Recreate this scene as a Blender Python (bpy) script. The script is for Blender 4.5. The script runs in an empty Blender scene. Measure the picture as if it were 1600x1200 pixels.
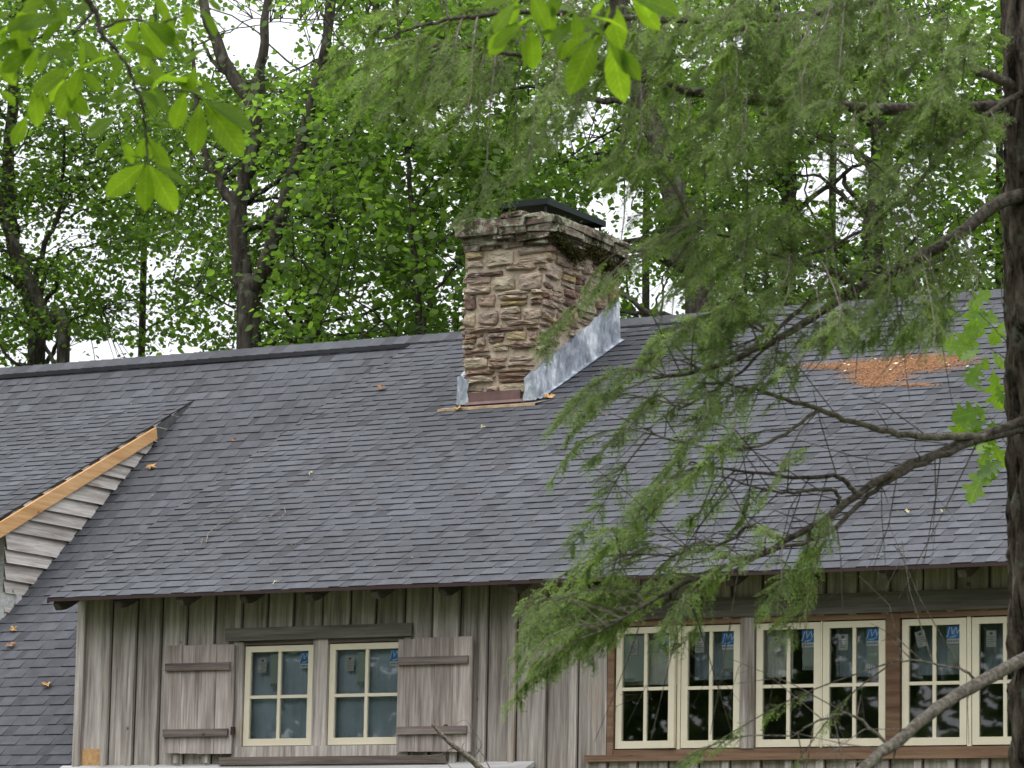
import bpy, math, random
import numpy as np
from mathutils import Vector, Matrix, noise

random.seed(7)
RNG = np.random.default_rng(11)
SC = bpy.context.scene
COL = SC.collection
rad = math.radians

# ---------------------------------------------------------------- camera, sky, sun, exposure
YAW, PIT, ROL, FPX = rad(29.63), rad(9.02), rad(1.11), 5500.0
EYE = np.array([15.0, -26.2, 1.7])
_F = np.array([-math.sin(YAW) * math.cos(PIT), math.cos(YAW) * math.cos(PIT), math.sin(PIT)])
_R = np.array([math.cos(YAW), math.sin(YAW), 0.0])
_U = np.cross(_R, _F)
_r = _R * math.cos(ROL) + _U * math.sin(ROL)
_u = -_R * math.sin(ROL) + _U * math.cos(ROL)
cam_data = bpy.data.cameras.new("camera")
cam = bpy.data.objects.new("camera", cam_data)
COL.objects.link(cam)
cam.matrix_world = Matrix(((_r[0], _u[0], -_F[0], EYE[0]), (_r[1], _u[1], -_F[1], EYE[1]),
                           (_r[2], _u[2], -_F[2], EYE[2]), (0, 0, 0, 1)))
cam_data.sensor_width = 36.0
cam_data.lens = 36.0 * FPX / 1600.0
cam_data.clip_start = 0.1
cam_data.clip_end = 2000.0
cam_data.dof.use_dof = True
cam_data.dof.focus_distance = 29.5
cam_data.dof.aperture_fstop = 9.0
SC.camera = cam

world = bpy.data.worlds.new("World")
SC.world = world
world.use_nodes = True
wn, wl = world.node_tree.nodes, world.node_tree.links
wn.clear()
w_out = wn.new("ShaderNodeOutputWorld")
w_bg = wn.new("ShaderNodeBackground")
w_bg.inputs["Strength"].default_value = 0.13
w_sky = wn.new("ShaderNodeTexSky")
w_sky.sky_type = 'NISHITA'
w_sky.sun_disc = False
SUN_EL, SUN_AZ = rad(70), rad(215)     # azimuth measured clockwise from +Y
w_sky.sun_elevation = SUN_EL
w_sky.sun_rotation = SUN_AZ
w_tc = wn.new("ShaderNodeTexCoord")
w_sep = wn.new("ShaderNodeSeparateXYZ")
wl.new(w_tc.outputs["Generated"], w_sep.inputs[0])
w_ramp = wn.new("ShaderNodeValToRGB")
w_ramp.color_ramp.elements[0].position = 0.0
w_ramp.color_ramp.elements[0].color = (0.55, 0.56, 0.58, 1)
w_ramp.color_ramp.elements[1].position = 0.9
w_ramp.color_ramp.elements[1].color = (1.32, 1.33, 1.36, 1)
w_e = w_ramp.color_ramp.elements.new(0.25)
w_e.color = (0.78, 0.79, 0.81, 1)
wl.new(w_sep.outputs["Z"], w_ramp.inputs[0])
w_noise = wn.new("ShaderNodeTexNoise")
w_noise.inputs["Scale"].default_value = 2.2
w_noise.inputs["Detail"].default_value = 5.0
wl.new(w_tc.outputs["Generated"], w_noise.inputs["Vector"])
w_mr = wn.new("ShaderNodeMapRange")
w_mr.inputs["To Min"].default_value = 9.0
w_mr.inputs["To Max"].default_value = 15.0
wl.new(w_noise.outputs["Fac"], w_mr.inputs["Value"])
w_mul = wn.new("ShaderNodeVectorMath")
w_mul.operation = 'SCALE'
wl.new(w_ramp.outputs["Color"], w_mul.inputs[0])
wl.new(w_mr.outputs["Result"], w_mul.inputs["Scale"])
w_mix = wn.new("ShaderNodeMixRGB")
w_mix.inputs["Fac"].default_value = 0.88
wl.new(w_sky.outputs["Color"], w_mix.inputs["Color1"])
wl.new(w_mul.outputs["Vector"], w_mix.inputs["Color2"])
wl.new(w_mix.outputs["Color"], w_bg.inputs["Color"])
wl.new(w_bg.outputs[0], w_out.inputs[0])

sun_data = bpy.data.lights.new("sun", 'SUN')
sun_data.energy = 1.0
sun_data.angle = rad(25)
sun_data.color = (1.0, 0.96, 0.9)
sun = bpy.data.objects.new("sun", sun_data)
COL.objects.link(sun)
sd = Vector((math.sin(SUN_AZ) * math.cos(SUN_EL), math.cos(SUN_AZ) * math.cos(SUN_EL), math.sin(SUN_EL)))
sun.rotation_euler = sd.to_track_quat('Z', 'Y').to_euler()
sun.location = sd * 80

SC.view_settings.view_transform = 'Standard'
SC.view_settings.look = 'None'
SC.view_settings.gamma = 1.0
SC.view_settings.use_curve_mapping = False
SC.view_settings.exposure = 0.3
SC.render.engine = 'CYCLES'
SC.cycles.max_bounces = 8
SC.cycles.diffuse_bounces = 4
SC.cycles.transmission_bounces = 6
SC.cycles.transparent_max_bounces = 12

# ---------------------------------------------------------------- measuring helpers
def ray(x, y):
    return _F * FPX + _r * (x - 800) + _u * (600 - y)
def hit(x, y, n, d):
    n = np.array(n, float); v = ray(x, y)
    return EYE + v * ((d - n @ EYE) / (n @ v))
def atY(x, y, Y):
    return hit(x, y, (0, 1, 0), Y)
def atD(x, y, dist):
    v = ray(x, y)
    return EYE + v * (dist / FPX)
def pix(P):
    P = np.asarray(P) - EYE
    z = P @ _F
    return 800 + FPX * (P @ _r) / z, 600 - FPX * (P @ _u) / z

# ---------------------------------------------------------------- object helpers
def tag(o, label=None, cat=None, group=None, kind=None):
    if label: o['label'] = label
    if cat: o['category'] = cat
    if group: o['group'] = group
    if kind: o['kind'] = kind
    return o
def thing(name, label, cat, loc=(0, 0, 0), group=None):
    o = bpy.data.objects.new(name, None)
    o.location = [float(c) for c in loc]
    o.empty_display_size = 0.2
    COL.objects.link(o)
    return tag(o, label, cat, group)
def link(name, me, parent=None):
    o = bpy.data.objects.new(name, me)
    COL.objects.link(o)
    if parent is not None:
        o.parent = parent
        p = parent
        off = Vector((0, 0, 0))
        while p is not None:
            off += p.location; p = p.parent
        o.location = -off          # geometry is given in world coordinates
    return o
def recentre(o):
    """move the origin of a parentless mesh object to the bottom centre of its geometry"""
    me = o.data
    n = len(me.vertices)
    a = np.empty(n * 3, np.float32); me.vertices.foreach_get('co', a); a = a.reshape(-1, 3)
    c = (a.max(0) + a.min(0)) / 2; c[2] = a[:, 2].min()
    a -= c
    me.vertices.foreach_set('co', a.ravel()); me.update()
    o.location = o.location + Vector([float(x) for x in c])
    return o

class MB:
    def __init__(s):
        s.v = []; s.f = []; s.t = []; s.m = []
    def add(s, verts, faces, tint=0.5, mi=0):
        b = len(s.v)
        s.v.extend([tuple(map(float, p)) for p in verts])
        s.f.extend([tuple(b + i for i in f) for f in faces])
        s.t.extend([tint] * len(faces)); s.m.extend([mi] * len(faces))
    def box(s, x0, x1, y0, y1, z0, z1, tint=0.5, mi=0, M=None, jit=0.0):
        p = [(x0, y0, z0), (x1, y0, z0), (x1, y1, z0), (x0, y1, z0), (x0, y0, z1), (x1, y0, z1), (x1, y1, z1), (x0, y1, z1)]
        if jit: p = [tuple(c + random.uniform(-jit, jit) for c in q) for q in p]
        if M is not None: p = [tuple(M @ Vector(q)) for q in p]
        s.add(p, [(0, 3, 2, 1), (4, 5, 6, 7), (0, 1, 5, 4), (1, 2, 6, 5), (2, 3, 7, 6), (3, 0, 4, 7)], tint, mi)
    def prism(s, poly, axis, a0, a1, tint=0.5, mi=0):
        """poly: list of 2D points; axis 0: poly in (y,z), extruded in x; axis 1: poly (x,z) extruded in y"""
        n = len(poly)
        mk = (lambda a, p: (a, p[0], p[1])) if axis == 0 else (lambda a, p: (p[0], a, p[1]))
        v = [mk(a0, p) for p in poly] + [mk(a1, p) for p in poly]
        f = [tuple(range(n)), tuple(range(2 * n - 1, n - 1, -1))] + [(i, i + n, (i + 1) % n + n, (i + 1) % n) for i in range(n)]
        s.add(v, f, tint, mi)
    def tube(s, pts, rr, n=8, tint=0.5, mi=0, cap=True):
        pts = [Vector(p) for p in pts]
        T = []
        for i in range(len(pts)):
            a = pts[max(i - 1, 0)]; b = pts[min(i + 1, len(pts) - 1)]
            d = (b - a)
            T.append(d.normalized() if d.length > 1e-9 else Vector((0, 0, 1)))
        N = T[0].orthogonal().normalized()
        v = []; f = []
        for i, p in enumerate(pts):
            N = (N - T[i] * N.dot(T[i]))
            if N.length < 1e-6: N = T[i].orthogonal()
            N.normalize(); B = T[i].cross(N)
            r = rr[i] if hasattr(rr, '__len__') else rr
            for k in range(n):
                a = 2 * math.pi * k / n
                v.append(p + (N * math.cos(a) + B * math.sin(a)) * r)
        for i in range(len(pts) - 1):
            for k in range(n):
                k2 = (k + 1) % n
                f.append((i * n + k, i * n + k2, (i + 1) * n + k2, (i + 1) * n + k))
        if cap:
            f.append(tuple(range(n - 1, -1, -1))); f.append(tuple(range((len(pts) - 1) * n, len(pts) * n)))
        s.add(v, f, tint, mi)
    def build(s, name, mats, parent=None, smooth=False):
        me = bpy.data.meshes.new(name)
        me.from_pydata(s.v, [], s.f)
        for m in (mats if isinstance(mats, (list, tuple)) else [mats]): me.materials.append(m)
        a = me.attributes.new('tint', 'FLOAT', 'FACE')
        a.data.foreach_set('value', np.array(s.t, np.float32))
        me.polygons.foreach_set('material_index', np.array(s.m, np.int32))
        if smooth: me.polygons.foreach_set('use_smooth', np.ones(len(s.f), bool))
        me.update(); me.validate()
        return link(name, me, parent)

def replicate(name, tv, tf, A, L, tints, mat, parent=None, smooth=False):
    """N copies of a small template as ONE mesh. A: (N,3,3) rows = images of template axes, L: (N,3)"""
    tv = np.asarray(tv, float); N = len(L); V = len(tv)
    co = (np.einsum('vk,nkc->nvc', tv, A) + L[:, None, :]).reshape(-1, 3)
    lt = np.array([len(f) for f in tf]); li = np.concatenate([np.array(f) for f in tf])
    loops = (li[None, :] + (np.arange(N) * V)[:, None]).ravel()
    tot = np.tile(lt, N); start = np.concatenate([[0], np.cumsum(tot)[:-1]])
    me = bpy.data.meshes.new(name)
    me.vertices.add(N * V); me.vertices.foreach_set('co', co.astype(np.float32).ravel())
    me.loops.add(len(loops)); me.loops.foreach_set('vertex_index', loops.astype(np.int32))
    me.polygons.add(len(tot)); me.polygons.foreach_set('loop_start', start.astype(np.int32))
    me.polygons.foreach_set('loop_total', tot.astype(np.int32))
    me.update(calc_edges=True)
    a = me.attributes.new('tint', 'FLOAT', 'FACE')
    a.data.foreach_set('value', np.repeat(tints, len(tf)).astype(np.float32))
    if name == 'leaves':
        for an, col_ in (('lu', 0), ('lv', 1)):
            at_ = me.attributes.new(an, 'FLOAT', 'POINT'); at_.data.foreach_set('value', np.tile(tv[:, col_], N).astype(np.float32))
    me.materials.append(mat)
    if smooth: me.polygons.foreach_set('use_smooth', np.ones(len(tot), bool))
    return link(name, me, parent)
def unit(a):
    return a / np.maximum(np.linalg.norm(a, axis=-1, keepdims=True), 1e-9)

# ---------------------------------------------------------------- materials
def new_mat(name):
    m = bpy.data.materials.new(name); m.use_nodes = True
    nt = m.node_tree; nt.nodes.clear()
    out = nt.nodes.new("ShaderNodeOutputMaterial")
    return m, nt, out
class NT:
    def __init__(s, nt): s.nt = nt
    def n(s, t, **kw):
        o = s.nt.nodes.new(t)
        for k, v in kw.items(): setattr(o, k, v)
        return o
    def l(s, a, b): s.nt.links.new(a, b)
    def noise(s, scale, detail=4, vec=None, rough=0.55):
        o = s.n("ShaderNodeTexNoise"); o.inputs["Scale"].default_value = scale; o.inputs["Detail"].default_value = detail
        o.inputs["Roughness"].default_value = rough
        if vec is not None: s.l(vec, o.inputs["Vector"])
        return o.outputs["Fac"]
    def coords(s, sc=(1, 1, 1), rot=(0, 0, 0)):
        g = s.n("ShaderNodeNewGeometry"); m = s.n("ShaderNodeMapping")
        m.inputs["Scale"].default_value = sc; m.inputs["Rotation"].default_value = rot
        s.l(g.outputs["Position"], m.inputs["Vector"]); return m.outputs[0]
    def ramp(s, fac, stops):
        o = s.n("ShaderNodeValToRGB"); cr = o.color_ramp
        cr.elements[0].position, cr.elements[0].color = stops[0][0], (*stops[0][1], 1)
        cr.elements[1].position, cr.elements[1].color = stops[-1][0], (*stops[-1][1], 1)
        for p, c in stops[1:-1]:
            e = cr.elements.new(p); e.color = (*c, 1)
        s.l(fac, o.inputs[0]); return o.outputs[0]
    def mix(s, fac, a, b, mode='MIX'):
        o = s.n("ShaderNodeMixRGB", blend_type=mode)
        for i, x in ((0, fac), (1, a), (2, b)):
            if isinstance(x, (int, float)): o.inputs[i].default_value = x
            elif isinstance(x, tuple): o.inputs[i].default_value = (*x, 1)
            else: s.l(x, o.inputs[i])
        return o.outputs[0]
    def math(s, op, a, b=0.0):
        o = s.n("ShaderNodeMath", operation=op)
        for i, x in ((0, a), (1, b)):
            if isinstance(x, (int, float)): o.inputs[i].default_value = x
            else: s.l(x, o.inputs[i])
        return o.outputs[0]
    def tint(s):
        o = s.n("ShaderNodeAttribute", attribute_name='tint'); return o.outputs["Fac"]
    def bump(s, h, strength=0.3, dist=0.01):
        o = s.n("ShaderNodeBump"); o.inputs["Strength"].default_value = strength; o.inputs["Distance"].default_value = dist
        s.l(h, o.inputs["Height"]); return o.outputs[0]
    def pbr(s, out, col, rough=0.8, nrm=None, metal=0.0, spec=0.3):
        p = s.n("ShaderNodeBsdfPrincipled")
        if isinstance(col, tuple): p.inputs["Base Color"].default_value = (*col, 1)
        else: s.l(col, p.inputs["Base Color"])
        if isinstance(rough, (int, float)): p.inputs["Roughness"].default_value = rough
        else: s.l(rough, p.inputs["Roughness"])
        p.inputs["Metallic"].default_value = metal
        p.inputs["Specular IOR Level"].default_value = spec
        if nrm is not None: s.l(nrm, p.inputs["Normal"])
        s.l(p.outputs[0], out.inputs[0]); return p

def mat_shingle():
    m, nt, out = new_mat("shingle"); k = NT(nt)
    c = k.coords()
    base = k.ramp(k.tint(), [(0.0, (0.030, 0.031, 0.035)), (0.35, (0.077, 0.081, 0.092)), (0.7, (0.096, 0.101, 0.116)), (1.0, (0.140, 0.147, 0.166))])
    fine = k.noise(230, 2, c); big = k.noise(0.55, 4, c); mid = k.noise(9, 3, c)
    col = k.mix(1.0, base, k.ramp(fine, [(0.3, (0.6, 0.6, 0.6)), (0.7, (1.35, 1.35, 1.35))]), 'MULTIPLY')
    col = k.mix(1.0, col, k.ramp(big, [(0.3, (0.80, 0.79, 0.78)), (0.7, (1.18, 1.17, 1.17))]), 'MULTIPLY')
    col = k.mix(1.0, col, k.ramp(mid, [(0.3, (0.85, 0.85, 0.85)), (0.7, (1.12, 1.12, 1.12))]), 'MULTIPLY')
    k.pbr(out, col, 0.85, k.bump(fine, 0.4, 0.004), spec=0.25); return m

def mat_wood(name, dark, mid, light, stain=(0.20, 0.10, 0.05), axis='z', stain_amt=0.35, rough=0.85):
    """weathered board: streaks along one axis, tint shifts each board, patches of brown wood showing"""
    m, nt, out = new_mat(name); k = NT(nt)
    sc = {'z': (34, 34, 1.6), 'x': (1.6, 34, 34), 'y': (34, 1.6, 34)}[axis]
    sc2 = {'z': (9, 9, 0.9), 'x': (0.9, 9, 9), 'y': (9, 0.9, 9)}[axis]
    t = k.tint()
    off = k.n("ShaderNodeVectorMath", operation='ADD')
    cb = k.n("ShaderNodeCombineXYZ"); k.l(k.math('MULTIPLY', t, 37.0), cb.inputs[0]); k.l(k.math('MULTIPLY', t, 91.0), cb.inputs[1]); k.l(k.math('MULTIPLY', t, 53.0), cb.inputs[2])
    k.l(k.coords(sc), off.inputs[0]); k.l(cb.outputs[0], off.inputs[1])
    off2 = k.n("ShaderNodeVectorMath", operation='ADD')
    k.l(k.coords(sc2), off2.inputs[0]); k.l(cb.outputs[0], off2.inputs[1])
    g = k.noise(1.0, 5, off.outputs[0], 0.65)
    b = k.noise(1.0, 4, off2.outputs[0], 0.6)
    s = k.math('ADD', k.math('MULTIPLY', g, 0.55), k.math('MULTIPLY', b, 0.45))
    col = k.ramp(s, [(0.34, dark), (0.5, mid), (0.64, light)])
    col = k.mix(1.0, col, k.ramp(t, [(0.0, (0.66, 0.64, 0.62)), (0.5, (0.98, 0.97, 0.96)), (1.0, (1.25, 1.24, 1.24))]), 'MULTIPLY')
    st = k.ramp(k.noise(1.0, 4, off2.outputs[0], 0.7), [(0.58, (0, 0, 0)), (0.70, (1, 1, 1))])
    col = k.mix(k.math('MULTIPLY', st, stain_amt), col, stain)
    # knots and nail marks
    v = k.n("ShaderNodeTexVoronoi"); v.inputs["Scale"].default_value = 3.1
    k.l(k.coords(), v.inputs["Vector"])
    kn = k.ramp(v.outputs["Distance"], [(0.035, (1, 1, 1)), (0.075, (0, 0, 0))])
    col = k.mix(k.math('MULTIPLY', kn, 0.7), col, (0.06, 0.04, 0.03))
    k.pbr(out, col, rough, k.bump(g, 0.5, 0.006), spec=0.2); return m

def mat_flat(name, col, rough=0.5, metal=0.0, var=0.12, scale=12, bump=0.1, spec=0.4):
    m, nt, out = new_mat(name); k = NT(nt)
    c = k.coords(); f = k.noise(scale, 5, c)
    cc = k.mix(1.0, col, k.ramp(f, [(0.3, (1 - var,) * 3), (0.7, (1 + var,) * 3)]), 'MULTIPLY')
    k.pbr(out, cc, rough, k.bump(f, bump, 0.005), metal, spec); return m

def mat_stone():
    m, nt, out = new_mat("rubble_stone"); k = NT(nt)
    c = k.coords(); cl = k.coords((6, 6, 26))
    base = k.ramp(k.tint(), [(0.0, (0.13, 0.09, 0.075)), (0.18, (0.26, 0.165, 0.13)), (0.34, (0.33, 0.25, 0.195)), (0.5, (0.42, 0.34, 0.265)),
                             (0.66, (0.30, 0.235, 0.20)), (0.8, (0.46, 0.39, 0.31)), (0.9, (0.42, 0.33, 0.18)), (1.0, (0.46, 0.41, 0.35))])
    lay = k.noise(1.0, 6, cl, 0.7); n2 = k.noise(14, 5, c, 0.7)
    col = k.mix(1.0, base, k.ramp(lay, [(0.32, (0.40, 0.38, 0.36)), (0.5, (1, 1, 1)), (0.68, (1.55, 1.5, 1.45))]), 'MULTIPLY')
    col = k.mix(k.ramp(n2, [(0.58, (0, 0, 0)), (0.66, (0.65, 0.65, 0.65))]), col, (0.40, 0.37, 0.31))
    col = k.mix(k.ramp(k.noise(9, 4, k.coords((1, 1, 1), (1, 2, 0))), [(0.62, (0, 0, 0)), (0.7, (0.6, 0.6, 0.6))]), col, (0.36, 0.27, 0.06))
    k.pbr(out, col, 0.9, k.bump(lay, 0.8, 0.02), spec=0.15); return m
def mat_capstone():
    m, nt, out = new_mat("lichened_capstone"); k = NT(nt)
    c = k.coords(); cl = k.coords((5, 5, 30))
    lay = k.noise(1.0, 6, cl, 0.7); n2 = k.noise(11, 5, c, 0.7)
    base = k.ramp(k.tint(), [(0, (0.12, 0.08, 0.065)), (0.5, (0.20, 0.15, 0.12)), (1, (0.26, 0.23, 0.18))])
    col = k.mix(1.0, base, k.ramp(lay, [(0.32, (0.35, 0.33, 0.3)), (0.5, (1, 1, 1)), (0.68, (1.6, 1.6, 1.5))]), 'MULTIPLY')
    col = k.mix(k.ramp(n2, [(0.5, (0, 0, 0)), (0.58, (0.85, 0.85, 0.85))]), col, (0.42, 0.44, 0.33))
    col = k.mix(k.ramp(k.noise(6, 5, k.coords((1, 1, 1), (2, 1, 0)), 0.7), [(0.52, (0, 0, 0)), (0.6, (0.9, 0.9, 0.9))]), col, (0.045, 0.05, 0.022))
    k.pbr(out, col, 0.95, k.bump(lay, 0.9, 0.03), spec=0.1); return m
def mat_lead():
    m, nt, out = new_mat("lead_flashing"); k = NT(nt)
    c = k.coords((1, 1, 0.6)); n1 = k.noise(5, 5, c, 0.65); n2 = k.noise(26, 4, c)
    col = k.ramp(n1, [(0.34, (0.17, 0.19, 0.23)), (0.5, (0.38, 0.42, 0.48)), (0.62, (0.72, 0.75, 0.80))])
    col = k.mix(1.0, col, k.ramp(n2, [(0.3, (0.8, 0.8, 0.8)), (0.7, (1.2, 1.2, 1.2))]), 'MULTIPLY')
    k.pbr(out, col, 0.5, k.bump(n1, 0.7, 0.03), 0.3, 0.4); return m
def mat_bark(name, dark, light, scale=1.0, lichen=0.3, iso=False):
    m, nt, out = new_mat(name); k = NT(nt)
    c = k.coords((9 * scale,) * 3 if iso else (16 * scale, 16 * scale, 3.2 * scale)); n1 = k.noise(1.0, 6, c, 0.7); n2 = k.noise(7 * scale, 5, k.coords(), 0.7)
    col = k.ramp(n1, [(0.38, dark), (0.62, light)])
    col = k.mix(k.math('MULTIPLY', k.ramp(n2, [(0.56, (0, 0, 0)), (0.64, (1, 1, 1))]), lichen), col, (0.22, 0.25, 0.19))
    k.pbr(out, col, 0.95, k.bump(n1, 0.9, 0.03), spec=0.1); return m
def mat_leaf(name, a, b, trans, tw=0.45, gloss=0.02, veins=False):
    """a..b: reflected colours over the tint; trans: multiplier colour for light coming through"""
    m, nt, out = new_mat(name); k = NT(nt)
    col = k.ramp(k.tint(), [(0.0, a), (1.0, b)])
    if veins:      # side veins and midrib from the leaf's own length/width coordinates
        lu = k.n("ShaderNodeAttribute", attribute_name='lu').outputs["Fac"]; lv = k.n("ShaderNodeAttribute", attribute_name='lv').outputs["Fac"]
        av = k.math('ABSOLUTE', lv)
        ph = k.math('SINE', k.math('MULTIPLY', k.math('SUBTRACT', lu, k.math('MULTIPLY', av, 0.9)), 62.0))
        vn = k.ramp(k.math('ADD', k.math('MULTIPLY', ph, 0.5), 0.5), [(0.86, (1, 1, 1)), (1.0, (0.74, 0.78, 0.7))])
        md = k.ramp(av, [(0.006, (1.35, 1.3, 1.5)), (0.016, (1, 1, 1))])
        blot = k.ramp(k.noise(24, 4, k.coords()), [(0.3, (0.82, 0.84, 0.8)), (0.7, (1.15, 1.12, 1.1))])
        col = k.mix(1.0, k.mix(1.0, k.mix(1.0, col, vn, 'MULTIPLY'), md, 'MULTIPLY'), blot, 'MULTIPLY')
    tc = k.mix(1.0, col, trans, 'MULTIPLY')
    d = k.n("ShaderNodeBsdfDiffuse"); k.l(col, d.inputs["Color"])
    t = k.n("ShaderNodeBsdfTranslucent"); k.l(tc, t.inputs["Color"])
    mx = k.n("ShaderNodeMixShader"); mx.inputs[0].default_value = tw
    k.l(d.outputs[0], mx.inputs[1]); k.l(t.outputs[0], mx.inputs[2])
    g = k.n("ShaderNodeBsdfGlossy"); g.inputs["Roughness"].default_value = 0.45
    m2 = k.n("ShaderNodeMixShader"); m2.inputs[0].default_value = gloss
    k.l(mx.outputs[0], m2.inputs[1]); k.l(g.outputs[0], m2.inputs[2])
    k.l(m2.outputs[0], out.inputs[0]); return m
def mat_glass():
    m, nt, out = new_mat("window_glass"); k = NT(nt)
    tr = k.n("ShaderNodeBsdfTransparent"); tr.inputs[0].default_value = (0.88, 0.91, 0.92, 1)
    gl = k.n("ShaderNodeBsdfGlossy"); gl.inputs["Roughness"].default_value = 0.015
    fr = k.n("ShaderNodeFresnel"); fr.inputs["IOR"].default_value = 1.5
    fac = k.math('ADD', k.math('MULTIPLY', fr.outputs[0], 2.2), 0.04)
    mx = k.n("ShaderNodeMixShader"); k.l(fac, mx.inputs[0])
    k.l(tr.outputs[0], mx.inputs[1]); k.l(gl.outputs[0], mx.inputs[2])
    k.l(mx.outputs[0], out.inputs[0]); return m

M = {}
M['shingle'] = mat_shingle()
M['siding'] = mat_wood("weathered_siding", (0.18, 0.148, 0.132), (0.41, 0.37, 0.345), (0.64, 0.60, 0.575), (0.33, 0.20, 0.11), 'z', 0.55)
M['shutter'] = mat_wood("weathered_shutter", (0.17, 0.125, 0.115), (0.39, 0.335, 0.315), (0.62, 0.56, 0.54), (0.15, 0.095, 0.08), 'z', 0.45)
M['ledge'] = mat_wood("dark_ledger_board", (0.08, 0.06, 0.055), (0.19, 0.155, 0.145), (0.30, 0.255, 0.235), (0.10, 0.05, 0.04), 'x', 0.4)
M['header'] = mat_wood("grey_header_board", (0.09, 0.083, 0.075), (0.17, 0.16, 0.145), (0.26, 0.245, 0.225), (0.12, 0.09, 0.06), 'x', 0.3)
M['clap'] = mat_wood("bleached_clapboard", (0.26, 0.22, 0.19), (0.52, 0.49, 0.46), (0.74, 0.73, 0.71), (0.27, 0.17, 0.11), 'y', 0.75)
M['shelf'] = mat_wood("pale_skirt_board", (0.30, 0.29, 0.28), (0.46, 0.46, 0.46), (0.60, 0.60, 0.61), (0.32, 0.28, 0.24), 'x', 0.3)
M['trim'] = mat_wood("reddish_brown_trim", (0.11, 0.06, 0.04), (0.22, 0.135, 0.088), (0.31, 0.20, 0.135), (0.15, 0.12, 0.10), 'x', 0.4)
M['cedar'] = mat_wood("fresh_cedar", (0.52, 0.28, 0.115), (0.70, 0.42, 0.20), (0.80, 0.52, 0.28), (0.50, 0.24, 0.09), 'y', 0.3, 0.7)
M['rafter'] = mat_wood("dark_rafter", (0.07, 0.06, 0.05), (0.13, 0.115, 0.10), (0.20, 0.18, 0.16), (0.08, 0.05, 0.04), 'y', 0.3)
M['cream'] = mat_flat("cream_paint", (0.82, 0.74, 0.58), 0.5, var=0.05, scale=6, bump=0.05)
M['drip'] = mat_flat("brown_drip_edge", (0.045, 0.025, 0.024), 0.7)
M['brownmetal'] = mat_flat("brown_metal_flashing", (0.15, 0.085, 0.08), 0.55, 0.0, 0.2)
M['mortar'] = mat_flat("lime_mortar", (0.50, 0.41, 0.32), 0.95, var=0.3, scale=20, bump=0.6, spec=0.1)
M['lid'] = mat_flat("dark_green_metal", (0.010, 0.018, 0.017), 0.6, 0.0, 0.15, spec=0.25)
M['stone'] = mat_stone(); M['cap'] = mat_capstone(); M['lead'] = mat_lead()
M['glass'] = mat_glass()
M['plaster'] = mat_flat("pale_plaster", (0.30, 0.31, 0.30), 0.9, var=0.06)
M['pane_glare'] = mat_flat("painted_pane_reflection", (0.86, 0.86, 0.80), 0.7, var=0.2, scale=3.0, bump=0.4)  # whitish sky reflection painted as a pale surface behind the glass
M['pane_grey'] = mat_flat("added_pane_grey", (0.50, 0.58, 0.68), 0.5, var=0.25, scale=2.0, bump=0.4)  # grey-blue pane tone, put into the colour of added sheets
M['floorwood'] = mat_flat("plywood_floor", (0.30, 0.22, 0.14), 0.8)
M['bluelabel'] = mat_flat("blue_label", (0.05, 0.30, 0.72), 0.5, var=0.05)
M['whitelabel'] = mat_flat("white_label", (0.80, 0.80, 0.80), 0.6, var=0.05)
M['tanlabel'] = mat_flat("off_white_label", (0.60, 0.58, 0.55), 0.7, var=0.15, scale=40)
M['paper'] = mat_flat("green_grey_paper", (0.44, 0.50, 0.45), 0.7, var=0.04)
M['ink'] = mat_flat("grey_ink", (0.16, 0.15, 0.15), 0.7)
M['hbark'] = mat_bark("hemlock_bark", (0.014, 0.011, 0.009), (0.19, 0.155, 0.13), 1.3, 0.5)
M['limbbark'] = mat_bark("hemlock_limb_bark", (0.05, 0.042, 0.034), (0.19, 0.165, 0.135), 4.0, 0.6, True)
M['palebark'] = mat_bark("dead_limb_bark", (0.13, 0.11, 0.09), (0.36, 0.32, 0.27), 4.0, 0.5, True)
M['tbark'] = mat_bark("maple_bark", (0.028, 0.024, 0.018), (0.095, 0.085, 0.068), 0.8, 0.35)
M['needle'] = mat_leaf("hemlock_needles", (0.080, 0.115, 0.040), (0.34, 0.46, 0.155), (1.4, 1.6, 0.8), 0.4, 0.015)
M['leafA'] = mat_leaf("maple_leaves", (0.040, 0.074, 0.022), (0.13, 0.20, 0.045), (2.0, 2.25, 0.9), 0.6, 0.02)
M['leafB'] = mat_leaf("beech_leaves", (0.048, 0.086, 0.026), (0.155, 0.24, 0.055), (2.0, 2.25, 0.9), 0.6, 0.02)
M['magnolia'] = mat_leaf("magnolia_leaves", (0.10, 0.185, 0.020), (0.17, 0.285, 0.032), (1.8, 1.75, 0.7), 0.72, 0.01, veins=True)
M['oak'] = mat_leaf("oak_leaves", (0.10, 0.20, 0.03), (0.20, 0.33, 0.05), (1.5, 1.5, 0.7), 0.5, 0.03, veins=True)
M['moss'] = mat_leaf("dark_moss", (0.03, 0.026, 0.012), (0.085, 0.085, 0.03), (1, 1, 1), 0.1, 0.0)
M['dryleaf'] = mat_flat("dry_leaf", (0.55, 0.33, 0.12), 0.8, var=0.3, scale=40)
M['paleleaf'] = mat_flat("pale_leaf_scrap", (0.62, 0.55, 0.36), 0.8, var=0.2, scale=40)
M['litter'] = mat_leaf("needle_litter", (0.27, 0.135, 0.07), (0.50, 0.27, 0.14), (0.5, 0.4, 0.3), 0.1, 0.02)

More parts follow.
